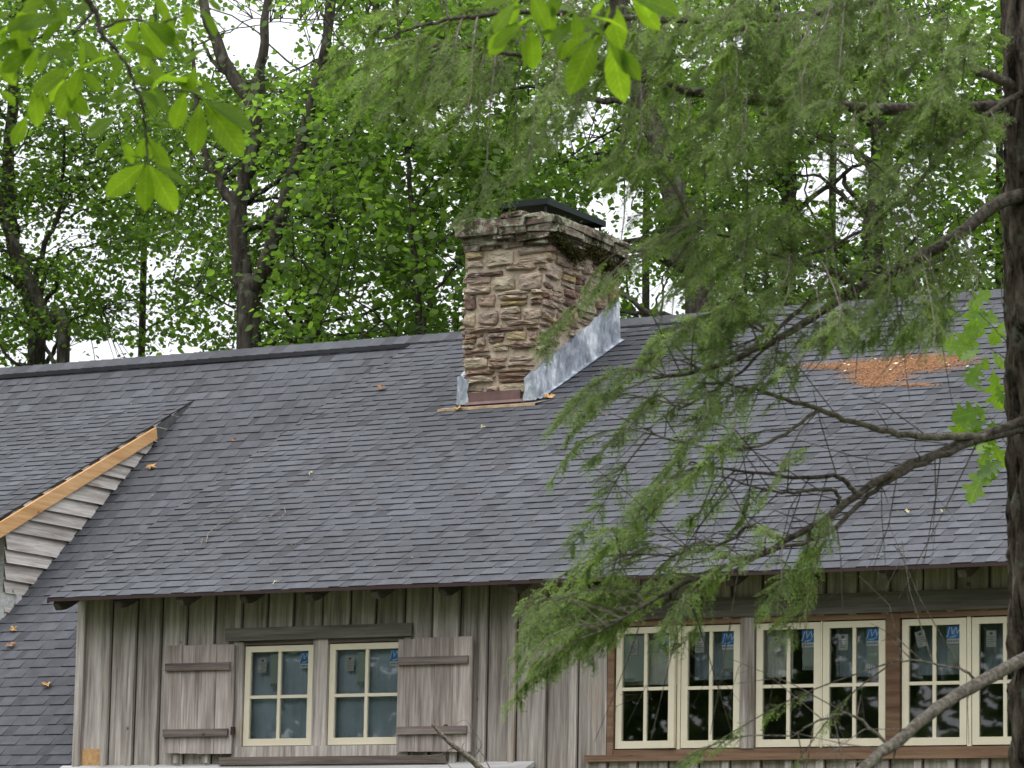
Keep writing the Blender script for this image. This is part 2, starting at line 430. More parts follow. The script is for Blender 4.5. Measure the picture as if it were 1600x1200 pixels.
# ---------------------------------------------------------------- ground
def build_ground():
    m, nt, out = new_mat("forest_floor"); k = NT(nt)
    c = k.coords()
    col = k.ramp(k.noise(0.35, 6, c, 0.7), [(0.35, (0.07, 0.055, 0.03)), (0.5, (0.06, 0.075, 0.025)), (0.65, (0.075, 0.11, 0.035))])
    col = k.mix(1.0, col, k.ramp(k.noise(18, 5, c), [(0.3, (0.6, 0.6, 0.6)), (0.7, (1.3, 1.3, 1.3))]), 'MULTIPLY')
    k.pbr(out, col, 0.95, k.bump(k.noise(6, 6, c), 0.8, 0.1), spec=0.1)
    b = MB(); n = 40; S = 400.0
    xs = [-S + 2 * S * i / n for i in range(n + 1)]
    v = [(x, y, 0.0) for y in xs for x in xs]
    f = [(j * (n + 1) + i, j * (n + 1) + i + 1, (j + 1) * (n + 1) + i + 1, (j + 1) * (n + 1) + i) for j in range(n) for i in range(n)]
    b.add(v, f)
    tag(b.build("ground", m), kind="structure")
build_ground()

# ---------------------------------------------------------------- the house
T28, T40, T27 = math.tan(rad(28)), math.tan(rad(40)), 0.504
EAVE_Y, EAVE_Z = -0.45, 4.715
RIDGE_Y = 6.0
RIDGE_Z = EAVE_Z + (RIDGE_Y - EAVE_Y) * T28
def shed_z(y): return EAVE_Z + (y - EAVE_Y) * T28
def main_z(y): return RIDGE_Z - (RIDGE_Y - y) * T40
SHED_X0, SHED_X1 = -4.47, 9.6
CHEEK_X, LD_TY, LD_TZ = -6.93, 5.247, 7.513
LD_Y = 2.10
def ld_z(y): return LD_TZ - (LD_TY - y) * T27

house = thing("timber_house", "weathered grey board-and-batten house with a dark shingled roof, shed dormers and a stone chimney", "house", (0, 3, 0))

def courses(mb, x0f, x1f, y_lo, y_hi, zf, slope, exposure=0.158, seed=1, clip=None, sag=None):
    """laminated shingles laid in courses from the eave up: each course is a run of tabs, thick and thin"""
    rnd = random.Random(seed)
    c, s = math.cos(slope), math.sin(slope)
    L = (y_hi - y_lo) / c
    n = int(math.ceil(L / exposure))
    for i in range(n):
        a0 = i * exposure; a1 = min((i + 1) * exposure, L) + 0.012
        ym = y_lo + (a0 + a1) / 2 * c
        xa, xb = x0f(ym), x1f(ym)
        x = xa - rnd.uniform(0, 0.15)
        row = rnd.uniform(-0.05, 0.05)
        wob = rnd.uniform(0, 9)
        thick = True
        while x < xb:
            w = rnd.uniform(0.09, 0.30) if thick else rnd.uniform(0.06, 0.20)
            X0, X1 = max(x, xa), min(x + w, xb)
            if X1 - X0 > 0.004:
                h = 0.0135 if thick else 0.0075
                h += rnd.uniform(-0.0008, 0.0012)
                if thick: t = rnd.choice([0.42, 0.5, 0.54, 0.58, 0.64, 0.70]) + row + rnd.uniform(-0.06, 0.06)
                else: t = rnd.choice([0.22, 0.32, 0.38, 0.44, 0.52]) + row + rnd.uniform(-0.06, 0.06)
                dj = rnd.uniform(-0.0025, 0.0025)
                def P(xx, a, hh):
                    y = y_lo + a * c - hh * s; z = zf(y_lo) + a * s + hh * c
                    if sag: z += sag(xx) 
                    return (xx, y, z)
                b0 = a0 + dj + 0.004 * math.sin(X0 * 2.1 + wob); b1 = a1
                lo = -0.004
                def Q(xx): return 0.004 * math.sin(xx * 2.1 + wob)
                v = [P(X0, a0 + dj + Q(X0), lo), P(X1, a0 + dj + Q(X1), lo), P(X1, b1, lo), P(X0, b1, lo),
                     P(X0, a0 + dj + Q(X0), h), P(X1, a0 + dj + Q(X1), h), P(X1, b1, 0.003), P(X0, b1, 0.003)]
                mb.add(v, [(4, 5, 6, 7)], t)
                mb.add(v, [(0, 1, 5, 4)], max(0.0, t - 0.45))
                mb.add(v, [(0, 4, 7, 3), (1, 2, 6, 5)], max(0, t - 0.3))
            x += w
            thick = not thick

roof_root = bpy.data.objects.new("roof", None)
COL.objects.link(roof_root); roof_root.parent = house; roof_root.location = (0, 0, 0)

# shingles in three planes, one mesh: they are the roof covering
mb = MB()
courses(mb, lambda y: SHED_X0, lambda y: SHED_X1, EAVE_Y, RIDGE_Y, shed_z, rad(28), seed=3)
courses(mb, lambda y: -14.0 if y > LD_TY - 0.1 else CHEEK_X + 0.02, lambda y: SHED_X0 + 0.5 + max(0, (y - 5.0)) * 0.5 if y > 0.02 else 0.33, -1.3, RIDGE_Y, main_z, rad(40), seed=5)
courses(mb, lambda y: -14.0, lambda y: CHEEK_X + 0.05, 1.55, LD_TY + 0.03, ld_z, math.atan(T27), seed=8)
# ridge cap shingles
x = -14.0; rnd = random.Random(5)
while x < SHED_X1:
    w = 0.16
    t = rnd.uniform(0.25, 0.7)
    sgz = 0.0
    mb.add([(x, RIDGE_Y - 0.17, RIDGE_Z - 0.075 + sgz + 0.012), (x + w, RIDGE_Y - 0.17, RIDGE_Z - 0.075 + sgz + 0.006), (x + w, RIDGE_Y, RIDGE_Z + 0.045 + sgz), (x, RIDGE_Y, RIDGE_Z + 0.052 + sgz),
            (x + w, RIDGE_Y + 0.17, RIDGE_Z - 0.075 + sgz), (x, RIDGE_Y + 0.17, RIDGE_Z - 0.069 + sgz), (x, RIDGE_Y - 0.17, RIDGE_Z - 0.11 + sgz), (x + w, RIDGE_Y - 0.17, RIDGE_Z - 0.11 + sgz)],
           [(0, 1, 2, 3), (3, 2, 4, 5)], t)
    mb.add([(x, RIDGE_Y - 0.17, RIDGE_Z - 0.115), (x + w, RIDGE_Y - 0.17, RIDGE_Z - 0.115), (x + w, RIDGE_Y - 0.17, RIDGE_Z - 0.069), (x, RIDGE_Y - 0.17, RIDGE_Z - 0.063)], [(0, 1, 2, 3)], 0.05)
    x += w
# rear slope
mb.add([(-14, RIDGE_Y, RIDGE_Z), (SHED_X1, RIDGE_Y, RIDGE_Z), (SHED_X1, RIDGE_Y + 6, RIDGE_Z - 6 * T40), (-14, RIDGE_Y + 6, RIDGE_Z - 6 * T40)], [(0, 1, 2, 3)], 0.5)
mb.build("shingles", M['shingle'], roof_root)

# decks under the shingles
mb = MB()
def slab(x0, x1, ya, yb, zf, th, ti=0.3):
    mb.add([(x0, ya, zf(ya) - 0.006), (x1, ya, zf(ya) - 0.006), (x1, yb, zf(yb) - 0.006), (x0, yb, zf(yb) - 0.006),
            (x0, ya, zf(ya) - th), (x1, ya, zf(ya) - th), (x1, yb, zf(yb) - th), (x0, yb, zf(yb) - th)],
           [(0, 1, 2, 3), (7, 6, 5, 4), (4, 5, 1, 0), (5, 6, 2, 1), (6, 7, 3, 2), (7, 4, 0, 3)], ti)
slab(SHED_X0 + 0.01, SHED_X1 - 0.01, EAVE_Y + 0.012, RIDGE_Y - 0.02, shed_z, 0.026)
slab(-14, CHEEK_X + 0.05, 5.2, RIDGE_Y - 0.02, main_z, 0.03)
slab(CHEEK_X, SHED_X0 + 0.05, -1.29, RIDGE_Y - 0.02, main_z, 0.03)
slab(SHED_X0 + 0.05, 0.32, -1.29, -0.005, main_z, 0.03)
slab(-14, CHEEK_X + 0.03, 1.56, LD_TY, ld_z, 0.03)
mb.build("roof_deck", M['rafter'], roof_root)
mb = MB()
mb.box(SHED_X0 - 0.004, SHED_X1, EAVE_Y - 0.006, EAVE_Y + 0.004, EAVE_Z - 0.026, EAVE_Z + 0.002)
mb.add([(SHED_X0 - 0.006, y, shed_z(y) + dz) for y, dz in ((EAVE_Y, -0.04), (RIDGE_Y - 0.6, -0.04), (RIDGE_Y - 0.6, 0.008), (EAVE_Y, 0.008))] +
       [(SHED_X0 + 0.006, y, shed_z(y) + dz) for y, dz in ((EAVE_Y, -0.04), (RIDGE_Y - 0.6, -0.04), (RIDGE_Y - 0.6, 0.008), (EAVE_Y, 0.008))],
       [(0, 3, 2, 1), (4, 5, 6, 7), (0, 1, 5, 4), (3, 7, 6, 2)])
mb.build("drip_edge", M['drip'], roof_root)

# rafter tails under the eave
for i in range(21):
    X = -4.40 + i * 0.68
    b = MB()
    w = 0.035
    prof = [(0.0, shed_z(0.0) - 0.03), (-0.40, shed_z(-0.40) - 0.03), (-0.41, shed_z(-0.40) - 0.075), (-0.37, shed_z(-0.40) - 0.125),
            (-0.30, shed_z(-0.30) - 0.165), (-0.20, shed_z(-0.20) - 0.175), (0.0, shed_z(0.0) - 0.175)]
    b.prism(prof, 0, X - w, X + w, random.random())
    b.build("rafter_tail", M['rafter'], roof_root)

# front wall of the long dormer: boards and battens, with openings
LW = dict(z0=3.385, z1=4.27)
RW = dict(z0=3.322, z1=4.335)
SASH_L = [(-2.582, -1.857), (-1.69, -0.925)]
SASH_R = [(1.165, 1.735), (1.778, 2.317), (2.466, 3.043), (3.065, 3.618), (3.763, 4.318), (4.367, 4.92), (5.07, 5.63), (5.67, 6.23)]
openings = [(-2.64, -0.86, 3.33, 4.325), (1.10, 6.31, 3.27, 4.385)]
BATT = [-4.06, -3.78, -3.506, -3.225, -2.925, -2.63, -2.36, -2.08, -1.785, -1.49, -1.225, -0.93, -0.655, -0.37, -0.09, 0.2, 0.5, 0.8]
xb = 1.09
while xb < SHED_X1 - 0.3:
    BATT.append(xb); xb += 0.285
WALL_X0, WALL_X1 = -4.425, 9.4
ztop = shed_z(0) - 0.02
def zbot(x): return 3.215 if x < 0.30 else 0.35
mb = MB()
edges = [WALL_X0] + BATT + [WALL_X1]
def board(x0, x1, y0, y1, tint, z_lo=None, z_hi=None):
    lo = zbot((x0 + x1) / 2) if z_lo is None else z_lo
    hi = ztop if z_hi is None else z_hi
    segs = [(x0, x1, lo, hi)]
    for ox0, ox1, oz0, oz1 in openings:
        new = []
        for a, b_, c, d in segs:
            if b_ <= ox0 or a >= ox1 or d <= oz0 or c >= oz1: new.append((a, b_, c, d)); continue
            if a < ox0: new.append((a, ox0, c, d)); a = ox0
            if b_ > ox1: new.append((ox1, b_, c, d)); b_ = ox1
            if c < oz0: new.append((a, b_, c, oz0))
            if d > oz1: new.append((a, b_, oz1, d))
        segs = new
    for a, b_, c, d in segs:
        if b_ - a > 0.004: mb.box(a, b_, y0, y1, c, d, tint)
rnd = random.Random(21)
for i in range(len(edges) - 1):
    a, b_ = edges[i] + 0.013, edges[i + 1] - 0.02
    t = rnd.uniform(0.25, 0.95)
    if a < -4.2: t = 0.62
    board(a, b_, rnd.uniform(-0.002, 0.004), 0.03, t)
board(WALL_X0 + 0.01, WALL_X1 - 0.01, 0.031, 0.045, 0.0)
for xr in BATT:
    dz = rnd.uniform(-0.015, 0.01)
    lo = zbot(xr) - 0.01 + dz
    board(xr - 0.062 + rnd.uniform(-0.006, 0.006), xr, -0.034, -0.0035, rnd.uniform(0.35, 0.95), lo)
board(WALL_X0 - 0.012, WALL_X0 + 0.075, -0.034, -0.0045, 0.7, 3.22)
# corner board return and hidden cheek, backing of the boards
mb.box(WALL_X0 - 0.012, WALL_X0 + 0.02, -0.0035, 0.10, 3.24, 4.86, 0.6)
mb.add([(WALL_X0, 0.101, main_z(0.10)), (WALL_X0, 5.9, main_z(5.9)), (WALL_X0, 5.9, shed_z(5.9) - 0.03), (WALL_X0, 0.101, shed_z(0.10) - 0.03)], [(0, 1, 2, 3)], 0.5)
# lower storey: front wall below the main roof, wall ends and back
mb.box(-13.5, 0.32, -0.75, -0.70, 0.3, 2.44, 0.5)
mb.box(0.32, 0.36, -0.70, -0.01, 0.3, 3.05, 0.5)
mb.box(9.36, 9.4, 0.031, 11.4, 0.3, 3.9, 0.5)
mb.add([(9.4, 0.031, 3.9), (9.4, 11.4, 3.9), (9.4, RIDGE_Y, RIDGE_Z - 0.04), (9.4, 0.031, shed_z(0) - 0.03)], [(0, 1, 2, 3)], 0.5)
mb.box(-13.5, 9.4, 11.4, 11.45, 0.3, 3.9, 0.5)
mb.add([(-13.5, -0.7, 0.3), (-13.5, 11.4, 0.3), (-13.5, 11.4, 3.9), (-13.5, RIDGE_Y, RIDGE_Z - 0.05), (-13.5, -0.7, 2.4)], [(0, 1, 2, 3, 4)], 0.5)
mb.build("wall", M['siding'], house)
mb = MB(); mb.box(-13.6, 9.5, -0.8, 11.5, -0.1, 0.3, 0.5)
mb.build("foundation", M['mortar'], house)

# rusty patch board and knots low on the wall
b = MB(); b.box(-4.345, -4.135, -0.008, -0.0025, 3.225, 3.375, 0.3)
o = b.build("patch_board", M['cedar'], house); o['label'] = "small orange-brown patch at the foot of the corner board"

# skirt board on the roof below the wall
mb = MB()
mb.add([(-4.55, -0.02, 3.225), (0.40, -0.02, 3.225), (0.30, -0.17, 3.10), (-4.62, -0.17, 3.10),
        (-4.55, -0.02, 3.18), (0.40, -0.02, 3.18), (0.30, -0.17, 3.06), (-4.62, -0.17, 3.06)],
       [(0, 3, 2, 1), (3, 7, 6, 2), (1, 2, 6, 5), (0, 4, 7, 3), (4, 5, 6, 7)], 0.6)
mb.build("skirt_board", M['shelf'], house)

# header boards and trims
def part(name, fn, mat, lab=None, parent=None):
    b = MB(); fn(b); o = b.build(name, mat, parent or house)
    if lab: o['label'] = lab
    return o
part("header_board", lambda b: b.box(-2.775, -0.825, -0.060, -0.0275, 4.318, 4.432, 0.6), M['header'])
part("header_board", lambda b: b.box(0.98, 6.5, -0.052, -0.0275, 4.395, 4.56, 0.25), M['header'])
def ltrim(b):
    b.box(-2.66, -2.592, -0.030, 0.05, 3.33, 4.312, 0.5)
    b.box(-1.848, -1.70, -0.034, 0.05, 3.33, 4.315, 0.8)
    b.box(-0.92, -0.85, -0.030, 0.05, 3.33, 4.312, 0.5)
    b.box(-2.66, -0.85, -0.036, 0.05, 3.285, 3.378, 0.85)
part("window_trim", ltrim, M['siding'])
def lhead(b):
    b.box(-2.592, -1.848, -0.02, 0.05, 4.281, 4.3175, 0.3); b.box(-1.70, -0.92, -0.02, 0.05, 4.281, 4.3175, 0.3)
    b.box(-2.80, -0.45, -0.062, -0.0365, 3.215, 3.284, 0.3)
part("window_sill", lhead, M['ledge'])
def rtrim(b):
    b.box(1.095, 1.152, -0.030, 0.06, 3.268, 4.394, 0.7)
    b.box(1.152, 6.32, -0.026, 0.06, 4.345, 4.394, 0.6)
    b.box(0.90, 6.40, -0.060, 0.06, 3.215, 3.268, 0.5)
    b.box(1.152, 6.32, -0.022, 0.06, 3.268, 3.312, 0.4)
part("window_trim", rtrim, M['trim'])
for (a, b_, mm, tt) in ((2.332, 2.455, 'siding', 0.45), (3.632, 3.752, 'trim', 0.15), (4.935, 5.055, 'siding', 0.4), (6.25, 6.32, 'siding', 0.4)):
    part("post", lambda b: b.box(a, b_, -0.0325, 0.06, 3.3125, 4.3945, tt), M[mm], "reddish brown post" if mm == 'trim' else None)
for a, b_ in ((1.742, 1.772), (3.047, 3.061), (4.325, 4.36), (5.635, 5.665)):
    part("mullion", lambda b: b.box(a, b_, -0.012, 0.06, 3.3125, 4.3445, 0.8), M['cream'])

def text_mesh(txt, size, x, y, z, mat, parent, name="lettering", w=None):
    cu = bpy.data.curves.new(name, 'FONT'); cu.body = txt; cu.size = size; cu.extrude = 0.0006
    cu.align_x = 'CENTER'; cu.align_y = 'CENTER'; cu.shear = 0.25
    o = bpy.data.objects.new(name, cu); COL.objects.link(o)
    me = bpy.data.meshes.new_from_object(o)
    bpy.data.objects.remove(o); bpy.data.curves.remove(cu)
    n = len(me.vertices); a = np.empty(n * 3, np.float32); me.vertices.foreach_get('co', a); a = a.reshape(-1, 3)
    a = np.stack([a[:, 0] + x, -a[:, 2] + y, a[:, 1] + z], 1)
    return a, me

def window(x0, x1, z0, z1, style, idx):
    """cream four-pane sash standing in the wall; panes, labels and paper tags are its pieces"""
    st = 0.058; rl = 0.052; yb, yf = 0.03, -0.008
    ow = MB()
    ow.box(x0, x0 + st, yf, yb, z0, z1); ow.box(x1 - st, x1, yf, yb, z0, z1)
    ow.box(x0 + st, x1 - st, yf, yb, z1 - rl, z1); ow.box(x0 + st, x1 - st, yf, yb, z0, z0 + rl + 0.01)
    xm, zm = (x0 + x1) / 2, (z0 + z1) / 2 - 0.01
    ow.box(xm - 0.015, xm + 0.015, yf + 0.004, yb - 0.004, z0 + rl + 0.01, z1 - rl)
    ow.box(x0 + st, xm - 0.015, yf + 0.005, yb - 0.005, zm - 0.014, zm + 0.014)
    ow.box(xm + 0.015, x1 - st, yf + 0.005, yb - 0.005, zm - 0.014, zm + 0.014)
    w = ow.build("window", M['cream'], house)
    pieces = [w]
    g = MB()
    for (a, b_) in ((x0 + st, xm - 0.015), (xm + 0.015, x1 - st)):
        for (c, d) in ((z0 + rl + 0.01, zm - 0.014), (zm + 0.014, z1 - rl)):
            r1 = random.Random(idx * 7 + int(a * 10)).uniform(-0.002, 0.002)
            r2 = r1 * 0.6
            g.add([(a, 0.012 + r1, c), (b_, 0.012, c), (b_, 0.012 - r1 + r2, d), (a, 0.012 + r2, d)], [(0, 1, 2, 3)])
    def sub(mbx, name, mat, lab=None):
        o = mbx.build(name, mat, w)
        if lab: o['label'] = lab
        return o
    sub(g, "pane", M['glass'])
    ytop = z1 - rl
    lx0, lx1 = x0 + st, xm - 0.015; rx0, rx1 = xm + 0.015, x1 - st
    # white tag in the left upper light
    rr = random.Random(idx)
    tw, th = 0.085, 0.13
    tx = lx0 + (0.075 if style == 'L' else 0.055) + rr.uniform(-0.01, 0.02)
    tz = ytop - 0.04 - rr.uniform(0, 0.015)
    tl = 0.25 if idx == 7 else rr.uniform(-0.03, 0.06)
    def rot(px_, pz_, cx, cz, a): return (cx + (px_ - cx) * math.cos(a) - (pz_ - cz) * math.sin(a), cz + (px_ - cx) * math.sin(a) + (pz_ - cz) * math.cos(a))
    t_ = MB()
    q = [rot(px_, pz_, tx + tw / 2, tz - th / 2, tl) for px_, pz_ in ((tx, tz - th), (tx + tw, tz - th), (tx + tw, tz), (tx, tz))]
    t_.prism(q, 1, 0.0175, 0.019)
    cx, cz = tx + tw / 2, tz - th / 2
    for sgn in range(4):
        z_ = tz - 0.05 - 0.018 * sgn
        q = [rot(px_, pz_, cx, cz, tl) for px_, pz_ in ((tx + 0.012, z_ - 0.004), (tx + tw - 0.012 - 0.012 * (sgn % 2), z_ - 0.004), (tx + tw - 0.012 - 0.012 * (sgn % 2), z_), (tx + 0.012, z_))]
        t_.prism(q, 1, 0.0168, 0.0174, mi=1)
    q = [rot(px_, pz_, cx, cz, tl) for px_, pz_ in ((tx + 0.03, tz - 0.034), (tx + 0.055, tz - 0.034), (tx + 0.055, tz - 0.012), (tx + 0.03, tz - 0.012))]
    t_.prism(q, 1, 0.0168, 0.0174, mi=1)
    sub(t_, "paper_tag", [M['tanlabel'], M['ink']])
    # blue label with the letters and a swoosh over a white strip
    bw, bh = (0.100, 0.14) if style == 'L' else (0.112, 0.14)
    bx = rx1 - bw - (0.0 if style == 'L' else 0.008); bz = ytop - 0.012
    s_ = MB()
    s_.box(bx, bx + bw, 0.0172, 0.019, bz - bh * 0.70, bz, mi=0)
    s_.box(bx, bx + bw, 0.0172, 0.019, bz - bh, bz - bh * 0.70 - 0.0004, mi=1)
    for kx in range(7):
        s_.box(bx + 0.010 + kx * bw / 8.0, bx + 0.010 + kx * bw / 8.0 + 0.007, 0.0166, 0.0171, bz - bh * 0.90, bz - bh * 0.80, mi=2)
    sw = []
    for kx in range(9):
        u = kx / 8.0; sw.append((bx + bw * (0.12 + 0.76 * u), bz - bh * (0.60 - 0.12 * u * u)))
    for kx in range(8, -1, -1):
        u = kx / 8.0; sw.append((bx + bw * (0.12 + 0.76 * u), bz - bh * (0.60 - 0.12 * u * u) - 0.010 * math.sin(math.pi * u) - 0.0008))
    s_.prism(sw, 1, 0.0166, 0.0171, mi=1)
    a, me = text_mesh("JW", 0.088, bx + bw * 0.5, 0.0166, bz - bh * 0.28, None, None)
    fcs = [tuple(p.vertices) for p in me.polygons]
    s_.add([tuple(v_) for v_ in a], fcs, mi=1)
    bpy.data.meshes.remove(me)
    sub(s_, "sticker", [M['bluelabel'], M['whitelabel'], M['ink']])
    # long pale sheet stuck inside
    if style == 'L': px0, px1, pt, pb = lx1 - 0.10, lx1 - 0.004, ytop - 0.02, ytop - 0.31
    elif idx == 3: px0, px1, pt, pb = lx0 + 0.004, lx1 - 0.02, ytop - 0.01, ytop - 0.40
    else: px0, px1, pt, pb = rx1 - 0.118, rx1 - 0.012, bz - bh - 0.004, ytop - 0.335
    p_ = MB(); p_.box(px0, px1, 0.026, 0.028, pb, pt)
    for kx in range(5): p_.box(px0 + 0.008 + kx * 0.018, px0 + 0.018 + kx * 0.018, 0.0252, 0.0258, pb + 0.004, pb + 0.030, mi=1)
    sub(p_, "paper_sheet", [M['paper'], M['ink']])
    return w
for i, (a, b_) in enumerate(SASH_L): window(a, b_, LW['z0'], LW['z1'], 'L', i + 1)
for i, (a, b_) in enumerate(SASH_R):
    w = window(a, b_, RW['z0'], RW['z1'], 'R', i + 3)
    if i == 0:      # this casement stands a little open: turn it about its left stile
        w['label'] = "casement standing slightly ajar"
        Mrot = Matrix.Translation((a, 0, 0)) @ Matrix.Rotation(rad(-4.0), 4, 'Z') @ Matrix.Translation((-a, 0, 0))
        for o in [w] + list(w.children):
            o.data.transform(Mrot)
    
# shutters: vertical planks with two ledgers
def shutter(x0, x1, z0, z1, seed, lean=0.0):
    rnd = random.Random(seed); b = MB(); n = 4; w = (x1 - x0) / n
    for k in range(n):
        b.box(x0 + k * w + 0.0015, x0 + (k + 1) * w - 0.0015, -0.078 + rnd.uniform(-0.002, 0.002), -0.056, z0 + rnd.uniform(-0.008, 0.004), z1 + rnd.uniform(-0.004, 0.01), rnd.uniform(0.3, 1.0))
    s_ = b.build("shutter", M['shutter'], house)
    for zc in (z0 + 0.185 * (z1 - z0) , z0 + 0.80 * (z1 - z0)):
        l = MB(); l.box(x0 + 0.012, x1 - 0.03, -0.105, -0.0805, zc - 0.032, zc + 0.036, rnd.uniform(0.5, 1.0)); l.build("ledger", M['ledge'], s_)
    h = MB()
    hx = x1 + 0.008 if seed == 1 else x1 - 0.25
    h.box(hx - 0.012, hx + 0.022, -0.09, -0.062, z0 + 0.16, z0 + 0.23)
    h.build("hinge", M['drip'], s_)
    return s_
a = shutter(-3.40, -2.66, 3.322, 4.285, 1); a['label'] = "left shutter with pale streaks"
a = shutter(-0.945, -0.20, 3.312, 4.29, 2); a['label'] = "right shutter with darker purplish planks"
part("shutter_peg", lambda b: b.box(-3.30, -3.245, -0.05, -0.028, 3.235, 3.33, 0.7), M['siding'])
part("shutter_peg", lambda b: b.box(-2.985, -2.93, -0.05, -0.028, 3.235, 3.33, 0.7), M['siding'])

# inside of the rooms: floor, back wall, partitions, seen dimly through the panes
mb = MB()
mb.box(-4.3, 9.3, 2.6, 2.65, 2.4, 5.9, 0.5)
mb.box(0.2, 0.26, 0.05, 2.6, 2.4, 4.72, 0.5)
mb.add([(-4.3, 0.06, shed_z(0.06) - 0.18), (9.3, 0.06, shed_z(0.06) - 0.18), (9.3, 2.6, shed_z(2.6) - 0.2), (-4.3, 2.6, shed_z(2.6) - 0.2)], [(0, 1, 2, 3)], 0.5)
mb.add([(-4.38, 0.06, 2.6), (-4.38, 2.6, 2.6), (-4.38, 2.6, 6), (-4.38, 0.06, 4.7)], [(0, 1, 2, 3)], 0.5)
mb.build("inner_wall", M['plaster'], house)
def sheet(x0, x1, z0, z1, y, seed):
    rnd = random.Random(seed); b = MB(); n = 26; v = []
    for i in range(n + 1):
        x = x0 + (x1 - x0) * i / n; d = 0.012 * math.sin(i * 0.9 + seed) + rnd.uniform(-0.004, 0.004)
        v += [(x, y + d, z0), (x, y + d * 0.4, z1)]
    b.add(v, [(i * 2, i * 2 + 2, i * 2 + 3, i * 2 + 1) for i in range(n)])
    return b
for i, (a_, b_) in enumerate(SASH_L): sheet(a_ + 0.02, b_ - 0.02, 3.36, 4.30, 0.075, i).build("added_pane_sheet", M['pane_grey'], house)  # sheets added behind the glass to set the tone of the panes
for i, (a_, b_) in enumerate(SASH_R): sheet(a_ + 0.02, b_ - 0.02 if i != 2 else (a_ + b_) / 2, 3.86 if i == 0 else 3.90, 4.38, 0.10 if i in (0, 2) else 0.20, i + 5).build("added_pane_sheet", M['pane_glare'] if i in (0, 2) else M['pane_grey'], house)  # also added for pane tone; the pale ones imitate reflected sky
mb = MB(); mb.box(-4.3, 9.3, 0.06, 2.6, 2.30, 2.38, 0.5); mb.build("inner_floor", M['floorwood'], house)

# left dormer: clapboard cheek, corner, fascia, flashing
mb = MB(); rnd = random.Random(4)
z = 7.02 - 0.16 * 16
def cheek_lo(z): return max(LD_Y - 0.06, LD_TY - (LD_TZ - z) / T27)
def cheek_hi(z): return RIDGE_Y - (RIDGE_Z - z) / T40 + 0.02
while z < 7.3:
    z1 = z + 0.178
    a0, a1 = cheek_lo(z), cheek_hi(z); b0, b1 = cheek_lo(z1), cheek_hi(z1)
    if a1 > LD_Y + 0.05:
        dz = rnd.uniform(-0.018, 0.018)
        xo, xi = CHEEK_X + 0.046, CHEEK_X + 0.004
        wv = rnd.uniform(-0.006, 0.006)
        v = [(xo, a0, z + dz), (xo, a1, z + dz + wv), (xi, max(b1, b0 + 0.01), z1), (xi, b0, z1), (CHEEK_X, a0, z + dz), (CHEEK_X, a1, z + dz + wv)]
        mb.add(v, [(0, 1, 2, 3)], rnd.uniform(0.3, 1.0)); mb.add(v, [(4, 5, 1, 0)], 0.0)  # undersides take the darkest tint: gap shadow put into the colour
    z += 0.155 + rnd.uniform(-0.012, 0.012)
mb.add([(CHEEK_X, LD_Y, main_z(LD_Y) - 0.05), (CHEEK_X, LD_TY, LD_TZ - 0.05), (CHEEK_X, LD_Y, ld_z(LD_Y) - 0.04)], [(0, 1, 2)], 0.2)
mb.build("dormer_cheek", M['clap'], house)
mb = MB()
mb.box(CHEEK_X - 0.02, CHEEK_X + 0.034, LD_Y - 0.06, LD_Y + 0.11, 3.6, 5.09, 0.9)
mb.box(CHEEK_X + 0.031, CHEEK_X + 0.055, LD_Y + 0.115, LD_Y + 0.20, 4.4, 5.09, 0.8)
mb.box(-13.5, CHEEK_X - 0.021, LD_Y - 0.02, LD_Y + 0.03, 3.6, 5.80, 0.5)
mb.build("corner_board", M['shelf'], house)
def rake_board(b):
    ya, yb = 1.5, 4.50
    X0, X1 = CHEEK_X + 0.050, CHEEK_X + 0.078
    f = lambda y: ld_z(y) - 0.032
    b.add([(X0, ya, f(ya)), (X0, yb, f(yb)), (X0, yb + 0.03, f(yb) - 0.12), (X0, ya, f(ya) - 0.165), (X1, ya, f(ya)), (X1, yb, f(yb)), (X1, yb + 0.03, f(yb) - 0.12), (X1, ya, f(ya) - 0.165)],
          [(4, 7, 6, 5), (0, 1, 2, 3), (0, 4, 5, 1), (3, 2, 6, 7), (1, 5, 6, 2)], 0.6)
part("rake_board", rake_board, M['cedar'], "fresh orange cedar rake board on the left dormer")
def rake_tip(b):
    X0, X1 = CHEEK_X + 0.02, CHEEK_X + 0.045
    b.add([(X1, 4.50, ld_z(4.5) - 0.03), (X1, 5.30, ld_z(5.3) - 0.01), (X1, 4.56, main_z(4.56) + 0.015),
           (X0, 4.50, ld_z(4.5) - 0.03), (X0, 5.30, ld_z(5.3) - 0.01), (X0, 4.56, main_z(4.56) + 0.015)], [(0, 2, 1), (0, 3, 5, 2), (0, 1, 4, 3)], 0.5)
part("rake_flashing", rake_tip, mat_flat("weathered_copper", (0.11, 0.12, 0.115), 0.6, 0.2, 0.25))

